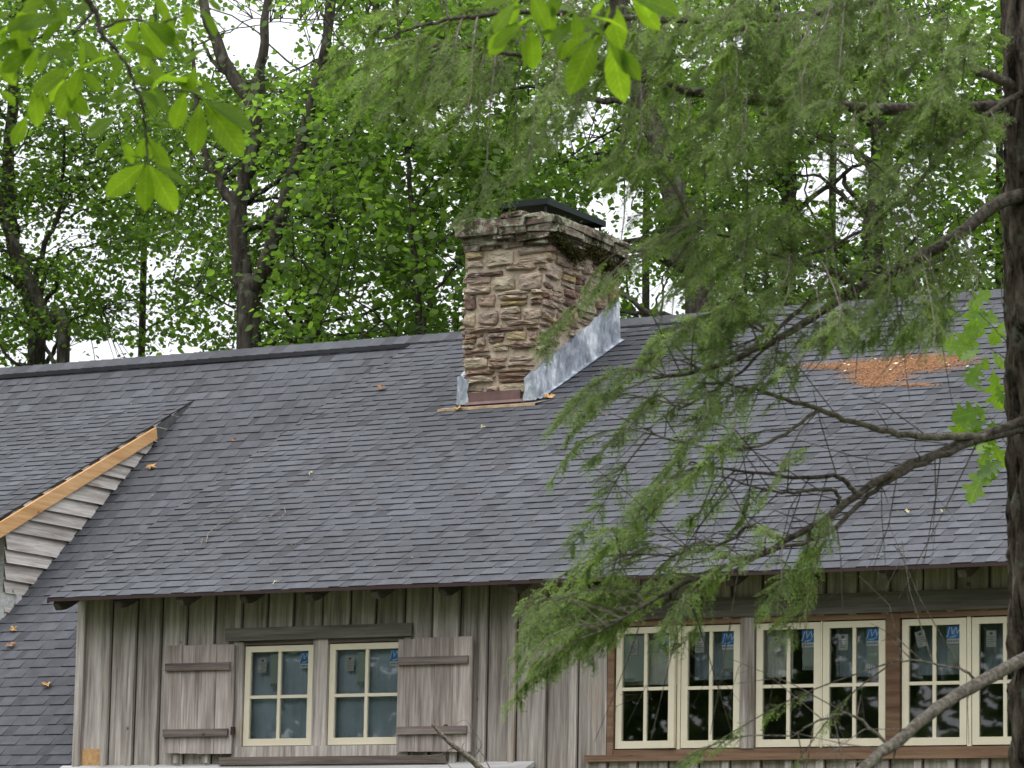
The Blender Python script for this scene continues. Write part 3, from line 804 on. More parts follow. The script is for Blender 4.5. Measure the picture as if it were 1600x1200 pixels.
# ---------------------------------------------------------------- chimney (a part of the house)
CF, CB = 3.855, 5.38          # front and back face
def cx0(z): return -2.66 + 0.02 * math.sin(z * 3)
def cx1(z): return -1.87 + (min(max((z - 7.0) / 1.5, 0), 1)) * 0.165
mb = MB()
zs = [6.6, 7.0, 7.3, 7.6, 7.9, 8.2, 8.62]
ring = []
for z in zs: ring += [(cx0(z) + 0.018, CF + 0.018, z), (cx1(z) - 0.018, CF + 0.018, z), (cx1(z) - 0.018, CB, z), (cx0(z) + 0.018, CB, z)]
fc = []
for i in range(len(zs) - 1):
    for k in range(4): fc.append((i * 4 + k, i * 4 + (k + 1) % 4, i * 4 + 4 + (k + 1) % 4, i * 4 + 4 + k))
mb.add(ring, fc)
chim = mb.build("chimney", M['mortar'], house)
def stone(b, o, ux, uy, un, w, h, dep, tint, rnd, jit):
    """a rough block: two rings and a slightly domed face"""
    n = 10
    outer = []
    for k in range(n):
        a = 2 * math.pi * (k + 0.5) / n
        ca, sa = math.cos(a), math.sin(a)
        e = 0.42
        xx = math.copysign(abs(ca) ** e, ca) * w / 2; yy = math.copysign(abs(sa) ** e, sa) * h / 2
        outer.append((xx + rnd.uniform(-jit, jit), yy + rnd.uniform(-jit, jit)))
    v = []
    for sc_, d in ((1.0, -0.01), (0.99, dep * 0.55), (0.84, dep), (0.4, dep * 1.12)):
        for (xx, yy) in outer:
            dd = d + (rnd.uniform(-0.25, 0.25) * dep if d > 0 else 0)
            v.append(o + ux * xx * sc_ + uy * yy * sc_ + un * dd)
    f = []
    for r_ in range(3):
        for k in range(n): f.append((r_ * n + k, r_ * n + (k + 1) % n, (r_ + 1) * n + (k + 1) % n, (r_ + 1) * n + k))
    f.append(tuple(range(3 * n, 4 * n)))
    b.add(v, f, tint)
mb = MB(); rnd = random.Random(77)
UX, UY, UZ = Vector((1, 0, 0)), Vector((0, 1, 0)), Vector((0, 0, 1))
def stones_on(face):
    z = 6.75
    while z < 8.60:
        h = rnd.choice([0.05, 0.06, 0.075, 0.10, 0.13, 0.16, 0.19])
        if face == 'front': s0, s1 = cx0(z) - 0.0, cx1(z) + 0.0
        else: s0, s1 = CF - 0.005, CB
        p = s0
        while p < s1 - 0.02:
            w = rnd.uniform(0.12, 0.40) if h > 0.07 else rnd.uniform(0.18, 0.5)
            if s1 - (p + w) < 0.08: w = s1 - p
            zz = z + h / 2 + rnd.uniform(-0.008, 0.008) + (0.03 * math.sin(p * 5) if h < 0.12 else 0)
            hh = h * rnd.uniform(0.86, 1.0) - 0.008
            # sometimes two thin slabs in place of one
            parts_ = [(zz, hh)] if hh < 0.085 or rnd.random() < 0.35 else [(zz - hh * 0.27, hh * 0.46), (zz + hh * 0.27, hh * 0.44)]
            if hh > 0.12 and len(parts_) == 2 and rnd.random() < 0.5: parts_ = [(zz - hh * 0.34, hh * 0.30), (zz, hh * 0.28), (zz + hh * 0.34, hh * 0.28)]
            for z_, h_ in parts_:
                if face == 'right' and z_ < shed_z(p + w / 2) + 0.40 + 0.1 * w: continue
                z_ += rnd.uniform(-0.012, 0.012)
                t = rnd.choice([0.05, 0.18, 0.3, 0.38, 0.45, 0.5, 0.55, 0.62, 0.7, 0.8, 0.88, 0.97]) + rnd.uniform(-0.04, 0.04)
                dep = rnd.uniform(0.006, 0.034)
                if face == 'front': stone(mb, Vector((p + w / 2, CF + 0.018, z_)), UX, UZ, -UY, w * rnd.uniform(0.86, 1.02) - 0.012, h_ * rnd.uniform(0.88, 1.1), dep + 0.018, t, rnd, 0.011)
                elif face == 'right': stone(mb, Vector((cx1(z_) - 0.018, p + w / 2, z_)), UY, UZ, UX, w * rnd.uniform(0.86, 1.02) - 0.012, h_ * rnd.uniform(0.88, 1.1), dep + 0.018, t, rnd, 0.011)
                else: stone(mb, Vector((cx0(z_) + 0.018, p + w / 2, z_)), -UY, UZ, -UX, w - 0.014, h_, dep + 0.018, t, rnd, 0.006)
            p += w
        z += h
for fce in ('front', 'right', 'left'): stones_on(fce)
mb.build("stonework", M['stone'], chim)
# corbelled cap of big flat slabs
mb = MB()
def slabs(z0, z1, over, seed, nseg):
    rnd = random.Random(seed)
    X0, X1, Y0, Y1 = -2.63 - over, -1.71 + over, CF - over, CB + over * 0.3
    def run(ax, fixed, a0, a1, sgn):
        p = a0; k = 0
        while p < a1 - 0.02:
            w = (a1 - a0) / nseg * rnd.uniform(0.7, 1.4)
            if a1 - (p + w) < 0.1: w = a1 - p
            nz = rnd.choice([1, 1, 2, 2, 3]); zz = z0
            for q in range(nz):
                hh = (z1 - z0) / nz
                d = rnd.uniform(-0.04, 0.035)
                t = rnd.random()
                if ax == 'x': mb.box(p, p + w - 0.006, fixed + (d if sgn < 0 else -0.35), fixed + (0.35 if sgn < 0 else d), zz, zz + hh - 0.002, t, jit=0.014)
                else: mb.box(fixed + (d if sgn < 0 else -0.35), fixed + (0.35 if sgn < 0 else d), p, p + w - 0.006, zz, zz + hh - 0.002, t, jit=0.014)
                zz += hh
            p += w
    run('x', Y0, X0, X1, -1); run('x', Y1, X0, X1, 1)
    run('y', X0, Y0 + 0.36, Y1 - 0.36, -1); run('y', X1, Y0 + 0.05, Y1 - 0.05, 1)
slabs(8.57, 8.63, 0.02, 1, 4)
slabs(8.63, 8.70, 0.055, 5, 3)
slabs(8.70, 8.85, 0.095, 2, 3)
rnd = random.Random(9)
for k in range(14):
    X = rnd.uniform(-2.6, -1.75); Y = rnd.choice([CF + rnd.uniform(-0.04, 0.15), rnd.uniform(CF, CB)])
    mb.box(X - 0.12, X + 0.12, Y - 0.1, Y + 0.1, 8.85, 8.875 + rnd.uniform(0, 0.03), rnd.random(), jit=0.02)
mb.build("stone_cap", M['cap'], chim)
_r9 = np.random.default_rng(9); n_ = 5200
_y = _r9.uniform(CF - 0.05, CB + 0.05, n_); _z = 8.60 + _r9.normal(0, 0.045, n_) + 0.05 * np.sin(_y * 7); _x = -1.68 + 0.10 * _r9.random(n_) ** 1.2
_m2 = 1500
_x = np.concatenate([_x, _r9.uniform(-2.7, -1.6, _m2)]); _y = np.concatenate([_y, _r9.uniform(CF - 0.12, CB, _m2)]); _z = np.concatenate([_z, 8.86 + 0.02 * _r9.random(_m2)])
_d = unit(_r9.normal(0, 1, (len(_x), 3)) + np.array([0.6, -0.3, -0.2])); _nn = unit(_r9.normal(0, 1, (len(_x), 3))); _e = unit(np.cross(_nn, _d))
_keep = np.sin(_y * 9 + _z * 20) + _r9.normal(0, .6, len(_x)) > -0.2
_mo = replicate("moss", [(0, -.5, 0), (1, 0, 0), (0, .5, 0)], [(0, 1, 2)], np.stack([_d * 0.035, _e * 0.016, _nn * 0.01], 1)[_keep], np.stack([_x, _y, _z], 1)[_keep], _r9.random(len(_x))[_keep], M['moss'], chim)
# side flashings, front apron
rnd = random.Random(12)
def side_flash(b, X, sgn):
    n = 22; v = []; 
    for i in range(n + 1):
        u = i / n; y = CF - 0.02 + u * (CB + 0.05 - CF)
        up = 0.30 + 0.16 * min(1, u * 1.1) + rnd.uniform(-0.02, 0.02) + (0.02 if i % 5 == 0 else 0)
        if i == 0: up = 0.28
        x = X(shed_z(y) + 0.15)
        v += [(x + sgn * (0.10 + rnd.uniform(-0.008, 0.008)), y, shed_z(y) + 0.022), (x + sgn * 0.060, y, shed_z(y) + 0.035 + rnd.uniform(-0.005, 0.005)),
              (x + sgn * (0.050 + rnd.uniform(-0.006, 0.008)), y, shed_z(y) + 0.6 * up), (x + sgn * (0.046 + rnd.uniform(-0.004, 0.008)), y, shed_z(y) + up), (x - sgn * 0.01, y, shed_z(y) + up + 0.01)]
    f = [(i * 5 + k, i * 5 + k + 1, i * 5 + 6 + k, i * 5 + 5 + k) for i in range(n) for k in range(4)]
    b.add(v, f)
    # wrap round the front corner
    x = X(7.2); z0 = shed_z(CF); 
    w = 0.10
    b.add([(x + sgn * 0.052, CF - 0.045, z0 + 0.0), (x - sgn * w, CF - 0.05, z0 + 0.0), (x - sgn * (w - 0.03), CF - 0.048, z0 + 0.13), (x - sgn * (w - 0.01), CF - 0.046, z0 + 0.22), (x + sgn * 0.0, CF - 0.046, z0 + 0.30), (x + sgn * 0.048, CF - 0.045, z0 + 0.29)], [(0, 1, 2, 3, 4, 5)])
    b.add([(x + sgn * 0.052, CF - 0.045, z0 + 0.0), (x + sgn * 0.048, CF - 0.045, z0 + 0.29), (x + sgn * 0.046, CF - 0.02, z0 + 0.29), (x + sgn * 0.06, CF - 0.02, z0 + 0.02)], [(0, 1, 2, 3)])
part("flashing", lambda b: side_flash(b, cx1, 1), M['lead'], None, chim)
part("flashing", lambda b: side_flash(b, cx0, -1), M['lead'], None, chim)
def apron(b):
    zc = shed_z(CF)
    b.box(-2.56, -1.97, CF - 0.055, CF - 0.03, zc - 0.02, zc + 0.115)
    b.add([(-2.58, CF - 0.056, zc + 0.02), (-1.95, CF - 0.056, zc + 0.02), (-1.93, CF - 0.075, zc - 0.01), (-2.60, CF - 0.075, zc - 0.01)], [(0, 3, 2, 1)])
part("apron_flashing", apron, M['brownmetal'], "brown apron flashing", chim)
def ledge_board(b):
    zc = shed_z(CF - 0.10)
    b.add([(-2.83, CF - 0.10, zc + 0.02), (-1.78, CF - 0.10, zc + 0.02), (-1.60, CF - 0.02, zc + 0.06), (-1.74, CF - 0.155, zc + 0.006), (-2.86, CF - 0.155, zc + 0.006)], [(0, 4, 3, 2, 1)], 0.8)
    b.add([(-2.86, CF - 0.155, zc + 0.006), (-1.74, CF - 0.155, zc + 0.006), (-1.74, CF - 0.157, zc - 0.02), (-2.86, CF - 0.157, zc - 0.02)], [(0, 3, 2, 1)], 0.3)
part("cricket_board", ledge_board, mat_flat("tan_sealant", (0.42, 0.30, 0.19), 0.85, var=0.35, scale=9), None, chim)
# metal lid on four posts
def lid(b):
    x0, x1, y0, y1 = -2.46, -1.88, 4.12, 5.38
    zl = 9.085
    b.box(x0, x1, y0, y1, zl + 0.012, zl + 0.022)
    for (a0, a1, c0, c1) in ((x0, x1, y0 - 0.004, y0 + 0.0), (x0, x1, y1, y1 + 0.004), (x0 - 0.004, x0, y0, y1), (x1, x1 + 0.004, y0, y1)):
        b.box(a0, a1, c0, c1, zl - 0.035, zl + 0.026)
    xm, ym = (x0 + x1) / 2, (y0 + y1) / 2
    b.add([(x0, y0, zl + 0.024), (x1, y0, zl + 0.024), (x1, y1, zl + 0.024), (x0, y1, zl + 0.024), (xm, y0 + 0.3, zl + 0.05), (xm, y1 - 0.3, zl + 0.05)],
          [(0, 1, 4), (1, 2, 5, 4), (2, 3, 5), (3, 0, 4, 5)])
part("chimney_lid", lid, M['lid'], None, chim)
for px_, py_ in ((-2.42, 4.16), (-1.92, 4.16), (-1.92, 5.33), (-2.42, 5.33)):
    part("post", lambda b: b.box(px_ - 0.010, px_ + 0.010, py_ - 0.010, py_ + 0.010, 8.84, 9.09), M['lid'], None, chim)

# ---------------------------------------------------------------- things lying on the roof
def roof_pt(x, y, plane):
    if plane == 'shed': return hit(x, y, (0, -T28, 1), EAVE_Z - EAVE_Y * T28 + 0.02)
    return hit(x, y, (0, -T40, 1), RIDGE_Z - RIDGE_Y * T40 + 0.02)
def dry_leaf(px_, py_, plane, size, mat, label, seed, group):
    rnd = random.Random(seed); c = roof_pt(px_, py_, plane)
    slope = rad(28) if plane == 'shed' else rad(40)
    e1 = np.array([1, 0, 0.]); e2 = np.array([0, math.cos(slope), math.sin(slope)]); e3 = np.cross(e1, e2)
    b = MB(); n = 14; v = [tuple(c + e3 * 0.02)]
    a0 = rnd.uniform(0, 6)
    for k in range(n):
        a = a0 + 2 * math.pi * k / n
        r = size * (0.55 + (0.45 if k % 3 == 0 else 0.0) + rnd.uniform(-0.1, 0.1))
        v.append(tuple(c + e1 * r * math.cos(a) + e2 * r * 0.7 * math.sin(a) + e3 * (0.008 + rnd.uniform(0, 0.035))))
    b.add(v, [(0, k + 1, (k + 1) % n + 1) for k in range(n)])
    o = recentre(b.build("fallen_leaf", mat)); tag(o, label, "leaf", group)
FG = "dead leaves lying on the roof"
dry_leaf(237, 731, 'main', 0.075, M['dryleaf'], "large tan dead leaf on the steep roof beside the orange rake board", 1, FG)
dry_leaf(22, 985, 'main', 0.06, M['dryleaf'], "curled orange dead leaf near the left edge of the steep roof, upper of two", 2, FG)
dry_leaf(18, 1010, 'main', 0.075, M['litter'], "rust brown dead leaf clump near the left edge, just below the curled one", 3, FG)
dry_leaf(74, 1072, 'main', 0.075, M['dryleaf'], "orange dead leaf low on the steep roof left of the dormer corner", 4, FG)
dry_leaf(486, 743, 'shed', 0.045, M['paleleaf'], "small cream leaf scrap in the middle of the open shingles", 5, FG)
dry_leaf(596, 608, 'shed', 0.07, M['litter'], "rusty brown leaf clump high on the roof left of the chimney foot", 6, FG)
dry_leaf(430, 913, 'shed', 0.035, M['paleleaf'], "tiny white leaf scrap close above the eave", 7, FG)
dry_leaf(755, 669, 'shed', 0.03, M['paleleaf'], "small cream scrap just below the chimney foot", 8, FG)
dry_leaf(42, 733, 'shed', 0.01, M['paleleaf'], "tiny pale scrap on the left dormer roof", 9, FG) if False else None
dry_leaf(1420, 803, 'shed', 0.045, M['paleleaf'], "yellow scrap on the shingles under the hemlock limb, left of a pair", 10, FG)
dry_leaf(1475, 802, 'shed', 0.035, M['paleleaf'], "yellow scrap on the shingles under the hemlock limb, right of a pair", 11, FG)
dry_leaf(858, 622, 'shed', 0.075, M['dryleaf'], "orange leaf clump caught at the chimney flashing foot", 12, FG)
dry_leaf(716, 640, 'shed', 0.06, M['dryleaf'], "tan leaf flattened at the left foot of the chimney", 13, FG)
dry_leaf(365, 690, 'shed', 0.04, M['litter'], "small brown leaf near the seam of the two roof slopes", 14, FG)
def fallen_twig(pts, label, r=0.006):
    P = [roof_pt(x, y, 'shed') + np.array([0, 0, 0.012 + 0.015 * ((i * 7) % 3)]) for i, (x, y) in enumerate(pts)]
    b = MB(); b.tube(P, [r * (1 - 0.6 * i / len(P)) for i in range(len(P))], 5)
    for i in range(1, len(P) - 1):
        d = (P[i + 1] - P[i]); q = P[i] + d * 0.5 + np.array([0.05, 0.09 * (-1) ** i, 0.05 * (-1) ** i])
        b.tube([P[i], q], [r * 0.5, r * 0.25], 4)
    o = recentre(b.build("fallen_twig", M['palebark'])); tag(o, label, "twig", "fallen twigs on the shingles")
fallen_twig([(322, 850), (325, 838), (340, 827), (358, 814), (378, 812)], "pale curved twig lying low on the shingles with its foot bent down")
fallen_twig([(312, 850), (316, 846), (314, 858)], "short forked twig beside the curved pale twig", 0.005)
fallen_twig([(335, 800), (355, 801), (376, 805)], "thin straight twig above the curved one", 0.005)
fallen_twig([(419, 811), (433, 803)], "short bright twig right of the curved one", 0.006)
fallen_twig([(436, 813), (446, 806), (444, 799)], "small hooked twig, rightmost of the twigs on the open shingles", 0.006)

# little flecks of debris and the rust needle patch
def litter_mesh(name, pts_px, n, spread, size, mat, label, plane='shed', rseed=1, cat=None):
    r = np.random.default_rng(rseed); L = []
    for (x, y, rx, ry, wt) in pts_px:
        k = int(n * wt)
        X = x + rx * r.normal(0, 0.45, k); Y = y + ry * r.normal(0, 0.45, k)
        for a, c in zip(X, Y): L.append(roof_pt(a, c, plane))
    L = np.array(L); L[:, 2] += r.uniform(0.0, 0.008, len(L)) - (0.008 if name == 'needle_litter' else 0); N = len(L)
    ang = r.uniform(0, 2 * np.pi, N)
    s = size * r.uniform(0.5, 1.6, N)[:, None]
    e1 = np.stack([np.cos(ang), np.sin(ang) * math.cos(rad(28)), np.sin(ang) * math.sin(rad(28)) + r.normal(0, .15, N)], 1)
    nrm = np.tile(np.array([0, -math.sin(rad(28)), math.cos(rad(28))]), (N, 1)) + r.normal(0, 0.25, (N, 3))
    e2 = unit(np.cross(nrm, e1))
    A = np.stack([e1 * s, e2 * s * spread, nrm * s * 0.5], 1)
    o = replicate(name, [(-.5, 0, 0), (0, -.5, 0.05), (.5, 0, 0), (0, .5, -0.05)], [(0, 1, 2, 3)], A, L, r.uniform(0, 1, N), mat)
    tag(o, label, cat, None, "stuff"); return o
litter_mesh("needle_litter", [(1390, 571, 100, 10, 0.42), (1455, 561, 65, 9, 0.22), (1372, 587, 50, 11, 0.2), (1305, 571, 60, 4, 0.07), (1365, 598, 30, 6, 0.07), (1430, 600, 40, 3, 0.02)], 30000, 0.16, 0.025, M['litter'], "rust coloured patch of fallen needles high on the shingles beside the right trunk", cat="litter")
litter_mesh("leaf_scraps", [(1400, 572, 110, 12, 1.0)], 16, 0.6, 0.04, M['paleleaf'], "pale leaf scraps strewn over the rust coloured needle patch", rseed=4, cat="litter")
litter_mesh("roof_debris", [(600, 760, 500, 140, 0.5), (900, 640, 60, 30, 0.15), (1300, 740, 260, 140, 0.25), (400, 880, 250, 40, 0.1)], 420, 0.35, 0.022, M['litter'], "tiny brown flecks of debris scattered over the shingles", rseed=3, cat="debris")

# ---------------------------------------------------------------- trees: shared pieces
def smooth_path(P, k=6):
    P = np.array(P, float); out = []
    n = len(P)
    for i in range(n - 1):
        p0 = P[max(i - 1, 0)]; p1 = P[i]; p2 = P[i + 1]; p3 = P[min(i + 2, n - 1)]
        for j in range(k):
            t = j / k
            out.append(0.5 * ((2 * p1) + (-p0 + p2) * t + (2 * p0 - 5 * p1 + 4 * p2 - p3) * t * t + (-p0 + 3 * p1 - 3 * p2 + p3) * t ** 3))
    out.append(P[-1]); return np.array(out)
def limb(b, P, r0, r1, n=8, wob=0.012, rnd=random):
    S = smooth_path(P)
    m = len(S)
    for i in range(1, m - 1): S[i] += np.array([rnd.uniform(-wob, wob) for _ in range(3)])
    R = [r0 + (r1 - r0) * (i / (m - 1)) for i in range(m)]
    R = [r * rnd.uniform(0.93, 1.08) for r in R]
    b.tube(S, R, n)
    return S, R

# ---------------------------------------------------------------- woodland behind the house
GAPS = [  # sky openings: pixel centre and radius, they are holes between the crowns
    (400, 60, 75, 45, .93), (350, 15, 30, 25, .8), (330, 95, 30, 30, .7), (465, 75, 40, 45, .85), (250, 15, 15, 20, .5), (505, 40, 25, 40, .6), (585, 80, 25, 45, .7),
    (600, 15, 25, 15, .5), (140, 552, 80, 22, .93), (90, 540, 40, 12, .7), (280, 550, 40, 14, .9), (225, 490, 30, 16, .6), (270, 410, 40, 22, .65), (235, 430, 18, 35, .6), (120, 360, 35, 32, .7),
    (60, 370, 45, 30, .6), (150, 410, 20, 40, .5), (10, 190, 22, 30, .6), (18, 240, 22, 30, .6), (5, 130, 20, 40, .6), (40, 200, 12, 18, .5), (60, 30, 15, 15, .4), (80, 465, 18, 12, .6), (205, 545, 20, 10, .6),
    (345, 500, 20, 20, .6), (435, 480, 25, 20, .5), (410, 300, 35, 22, .7), (395, 315, 35, 25, .7), (150, 180, 40, 25, .5), (195, 140, 25, 12, .5), (120, 250, 35, 12, .4),
    (540, 200, 35, 25, .45), (630, 270, 25, 40, .65), (680, 300, 40, 40, .55), (700, 185, 60, 20, .6), (640, 190, 40, 15, .5), (760, 160, 45, 18, .6), (615, 235, 20, 14, .5),
    (700, 430, 22, 45, .7), (690, 345, 30, 20, .6), (860, 170, 30, 25, .6), (890, 210, 40, 30, .7), (930, 190, 26, 40, .8), (960, 340, 50, 45, .93), (985, 385, 26, 35, .93), (975, 295, 20, 20, .8),
    (1035, 470, 35, 40, .93), (1000, 435, 20, 20, .8), (1300, 265, 48, 30, .97), (1340, 250, 26, 28, .9), (1290, 300, 60, 20, .85), (1330, 355, 30, 20, .9), (1420, 270, 14, 30, .7), (1425, 350, 12, 22, .7),
    (1560, 240, 14, 24, .85), (1530, 320, 12, 24, .7), (1510, 385, 14, 24, .7), (1405, 205, 30, 10, .6), (1325, 430, 18, 20, .8), (1280, 325, 30, 14, .7), (1230, 435, 16, 14, .7), (1280, 430, 22, 12, .7),
    (1175, 270, 12, 14, .6), (1150, 60, 14, 14, .7), (1070, 85, 26, 16, .6), (1250, 205, 20, 8, .7), (1130, 235, 12, 8, .7), (1520, 12, 10, 10, .7), (1265, 40, 14, 8, .6), (575, 390, 15, 60, .4),
    (560, 450, 30, 30, .5), (500, 350, 40, 20, .35), (595, 480, 30, 25, .4), (470, 405, 20, 12, .4), (535, 505, 25, 15, .5), (700, 500, 20, 18, .4)]
_gap = np.array(GAPS)
_gap_on = True
def gap_prob(P):
    x, y = pix(P)
    p = np.zeros(len(P))
    for gx, gy, rx, ry, s in GAPS:
        d = ((x - gx) / (rx * 1.15)) ** 2 + ((y - gy) / (ry * 1.15)) ** 2
        p = np.maximum(p, np.clip(1.45 - d, 0, 1) * s)
    return p
LEAF_T = [(0, 0, 0), (0.28, -0.42, 0.03), (0.62, -0.36, 0.0), (1.0, 0, -0.06), (0.62, 0.36, 0.0), (0.28, 0.42, 0.03)]
LEAF_F = [(0, 1, 2, 3, 4, 5)]
def crown_leaves(parent, skel, centres, per, size, mat, rng, spread=(0.36, 0.36, 0.11), cull=True, name="crown"):
    """leaf clusters around the given centres, joined to the nearest limb by a fine twig"""
    C = np.array(centres); N = len(C)
    k = rng.integers(int(per * 0.6), int(per * 1.4), N)
    idx = np.repeat(np.arange(N), k)
    L = C[idx] + rng.normal(0, 1, (len(idx), 3)) * np.array(spread)
    if cull:
        keep = rng.random(len(L)) > gap_prob(L) * 0.97
        lx, ly = pix(L)      # little foliage hangs before the bare forked trunk
        keep &= ~((np.abs(lx - (400 + (440 - ly) * 0.29)) < 15) & (ly < 440) & (L[:, 1] < 11.2) & (rng.random(len(L)) < 0.6))
        keep &= ~((np.abs(lx - 382) < 24) & (ly > 300) & (L[:, 1] < 11.2) & (rng.random(len(L)) < 0.85))
        L = L[keep]; idx = idx[keep]
    n = len(L)
    out = unit(L - C[idx] + rng.normal(0, 0.25, (n, 3)))
    d = unit(out * np.array([1, 1, 0.5]) + np.array([0, 0, -0.35]) + rng.normal(0, 0.35, (n, 3)))
    nrm = unit(np.array([0, 0, 1.0]) + rng.normal(0, 0.55, (n, 3)))
    e2 = unit(np.cross(nrm, d)); nrm = np.cross(d, e2)
    s = (size * rng.uniform(0.5, 1.45, n))[:, None]
    A = np.stack([d * s, e2 * s, nrm * s], 1)
    clus = rng.uniform(0, 1, N)[idx]
    tint = np.clip(0.75 * clus + 0.35 * rng.random(n) - 0.05, 0, 1)
    return replicate(name, LEAF_T, LEAF_F, A, L, tint, mat, parent)

def make_tree(name, label, stems, crown, mat, leafmat, seed, n_clusters, per=38, size=0.070, group=None, cull=True, base_z=0.0, zrange=(7.4, 17.5), spread=(0.36, 0.36, 0.11), twigs=True):
    """stems: list of (points, r0, r1); crown: list of (centre xyz, radii xyz)"""
    rnd = random.Random(seed); rng = np.random.default_rng(seed)
    base = stems[0][0][0]
    t = thing(name, label, "tree", (base[0], base[1], base_z), group)
    b = MB(); nodes = []; nr = []
    for P, r0, r1 in stems:
        S, R = limb(b, P, r0, r1, 12, 0.02, rnd)
        nodes += list(S); nr += R
    nodes = np.array(nodes); nr = np.array(nr)
    cen = []
    if cull: n_clusters = int(n_clusters * 1.35); crown = [(np.array(c) + np.array([0, 0, -0.9]), rr, w) for c, rr, w in crown]
    for (c, rr, wgt) in crown:
        m = int(n_clusters * wgt)
        u = unit(rng.normal(0, 1, (m * 2, 3))) * (rng.random((m * 2, 1)) ** 0.45)
        p = np.array(c) + u * np.array(rr)
        p = p[(p[:, 2] > zrange[0]) & (p[:, 2] < zrange[1])][:m]
        cen.append(p)
    cen = np.concatenate(cen)
    if cull:
        cen = cen[rng.random(len(cen)) > gap_prob(cen) * 0.85]
    # limbs: a few cluster centres become ends of limbs, the rest hang on them
    sel = rng.permutation(len(cen))[:max(6, len(cen) // 24)]
    hi = nodes[nodes[:, 2] > 6.5] if (nodes[:, 2] > 6.5).sum() > 4 else nodes
    hr = nr[nodes[:, 2] > 6.5] if (nodes[:, 2] > 6.5).sum() > 4 else nr
    lim = []
    for i in sel:
        e = cen[i]
        cand = hi - e; dd = np.linalg.norm(cand * np.array([1, 1, 1.3]) + np.array([0, 0, 1.2]), axis=1)
        j = int(np.argmin(dd)); s0 = hi[j]
        if np.linalg.norm(s0 - e) > 6.5: continue
        mid = s0 * 0.5 + e * 0.5 + np.array([rnd.uniform(-.25, .25), rnd.uniform(-.25, .25), rnd.uniform(0.0, 0.45)])
        r_ = min(hr[j] * 0.4, 0.045)
        S, R = limb(b, [s0, s0 * 0.75 + e * 0.25 + np.array([0, 0, .12]), mid, e], r_, 0.008, 6, 0.02, rnd)
        lim += list(S[4:])
    if twigs and lim:
        LN = np.array(lim)
        for e in cen:
            j = int(np.argmin(np.linalg.norm(LN - e, axis=1))); s0 = LN[j]
            if np.linalg.norm(s0 - e) < 1.6 and rnd.random() < 0.5:
                mid = (s0 + e) / 2 + np.array([rnd.uniform(-.08, .08), rnd.uniform(-.08, .08), rnd.uniform(0, .12)])
                b.tube([s0, mid, e], [0.009, 0.006, 0.003], 4, cap=False)
    b.build("trunk", mat, t, smooth=True)
    crown_leaves(t, nodes, cen, per, size, leafmat, rng, spread, cull)
    return t

def stem(pts, Y, dY=0.0):
    """pixel polyline, bottom first, standing on the ground at depth Y"""
    P = [atY(x, y, Y + dY * i) for i, (x, y) in enumerate(pts)]
    b0 = P[0].copy(); b0[2] = 0.0
    b0[0] -= (P[1][0] - P[0][0]) * 0.4
    return [b0] + P
WG = "broadleaf trees behind the house"
Yd = 11.0
s1 = stem([(388, 560), (380, 440), (372, 330), (385, 270), (398, 180), (350, 95), (318, 0), (300, -120), (280, -260)], Yd)
p = lambda x, y, Y=Yd: atY(x, y, Y)
c1 = p(400, 150)
make_tree("broadleaf_tree", "tall forked tree with a thick dark trunk standing behind the ridge left of the chimney",
          [(s1, 0.165, 0.04),
           ([p(372, 330), p(345, 290), p(318, 235), p(305, 160), p(300, 60)], 0.075, 0.02),
           ([p(398, 180), p(410, 90), p(418, 0), p(425, -140)], 0.085, 0.03),
           ([p(384, 470), p(405, 435), p(425, 380), p(455, 280), p(490, 150), p(518, 20), p(540, -150)], 0.115, 0.045),
           ([p(372, 130), p(340, 105), p(318, 70)], 0.04, 0.02)],
          [(c1 + np.array([0, 2.2, 0.8]), (3.4, 2.4, 4.4), 1.0)], M['tbark'], M['leafA'], 101, 560, group=WG)
Y2 = 12.5
q = lambda x, y: atY(x, y, Y2)
make_tree("broadleaf_tree", "leaning dark tree at the far left edge behind the ridge",
          [(stem([(100, 590), (72, 500), (38, 420), (5, 340), (-20, 240), (-30, 100), (-40, -100)], Y2), 0.10, 0.04)],
          [(q(-60, 150), (3.2, 2.4, 4.2), 1.0)], M['tbark'], M['leafB'], 102, 400, group=WG)
make_tree("broadleaf_tree", "slender upright tree near the left edge, trunk crossing the leaning one",
          [(stem([(58, 590), (50, 480), (20, 380), (12, 280), (20, 150), (32, 0), (40, -150)], 13.5), 0.15, 0.05),
           ([atY(48, 470, 13.5), atY(72, 380, 13.5), atY(92, 330, 13.5), atY(100, 200, 13.5)], 0.05, 0.02)],
          [(atY(120, 200, 14.2), (2.8, 2.2, 4.4), 1.0)], M['tbark'], M['leafA'], 103, 460, group=WG)
make_tree("broadleaf_tree", "thin young tree with a straight stem left of the chimney",
          [(stem([(652, 560), (650, 450), (645, 360), (636, 240), (628, 100), (620, -50)], 9.5), 0.045, 0.02),
           ([atY(660, 530, 9.5), atY(672, 470, 9.5), atY(700, 430, 9.5), atY(725, 395, 9.5)], 0.03, 0.012),
           ([atY(650, 420, 9.5), atY(690, 380, 9.5), atY(735, 330, 9.5)], 0.025, 0.01)],
          [(atY(640, 180, 9.8), (2.1, 1.8, 3.6), 1.0)], M['tbark'], M['leafB'], 104, 300, size=0.095, group=WG)
make_tree("broadleaf_tree", "thin slanting tree between the forked tree and the chimney",
          [(stem([(490, 560), (494, 460), (505, 380), (535, 290), (560, 190), (580, 60), (600, -100)], 12.5), 0.10, 0.04)],
          [(atY(560, 250, 12.8), (2.6, 2.2, 4.2), 1.0)], M['tbark'], M['leafA'], 105, 430, group=WG)
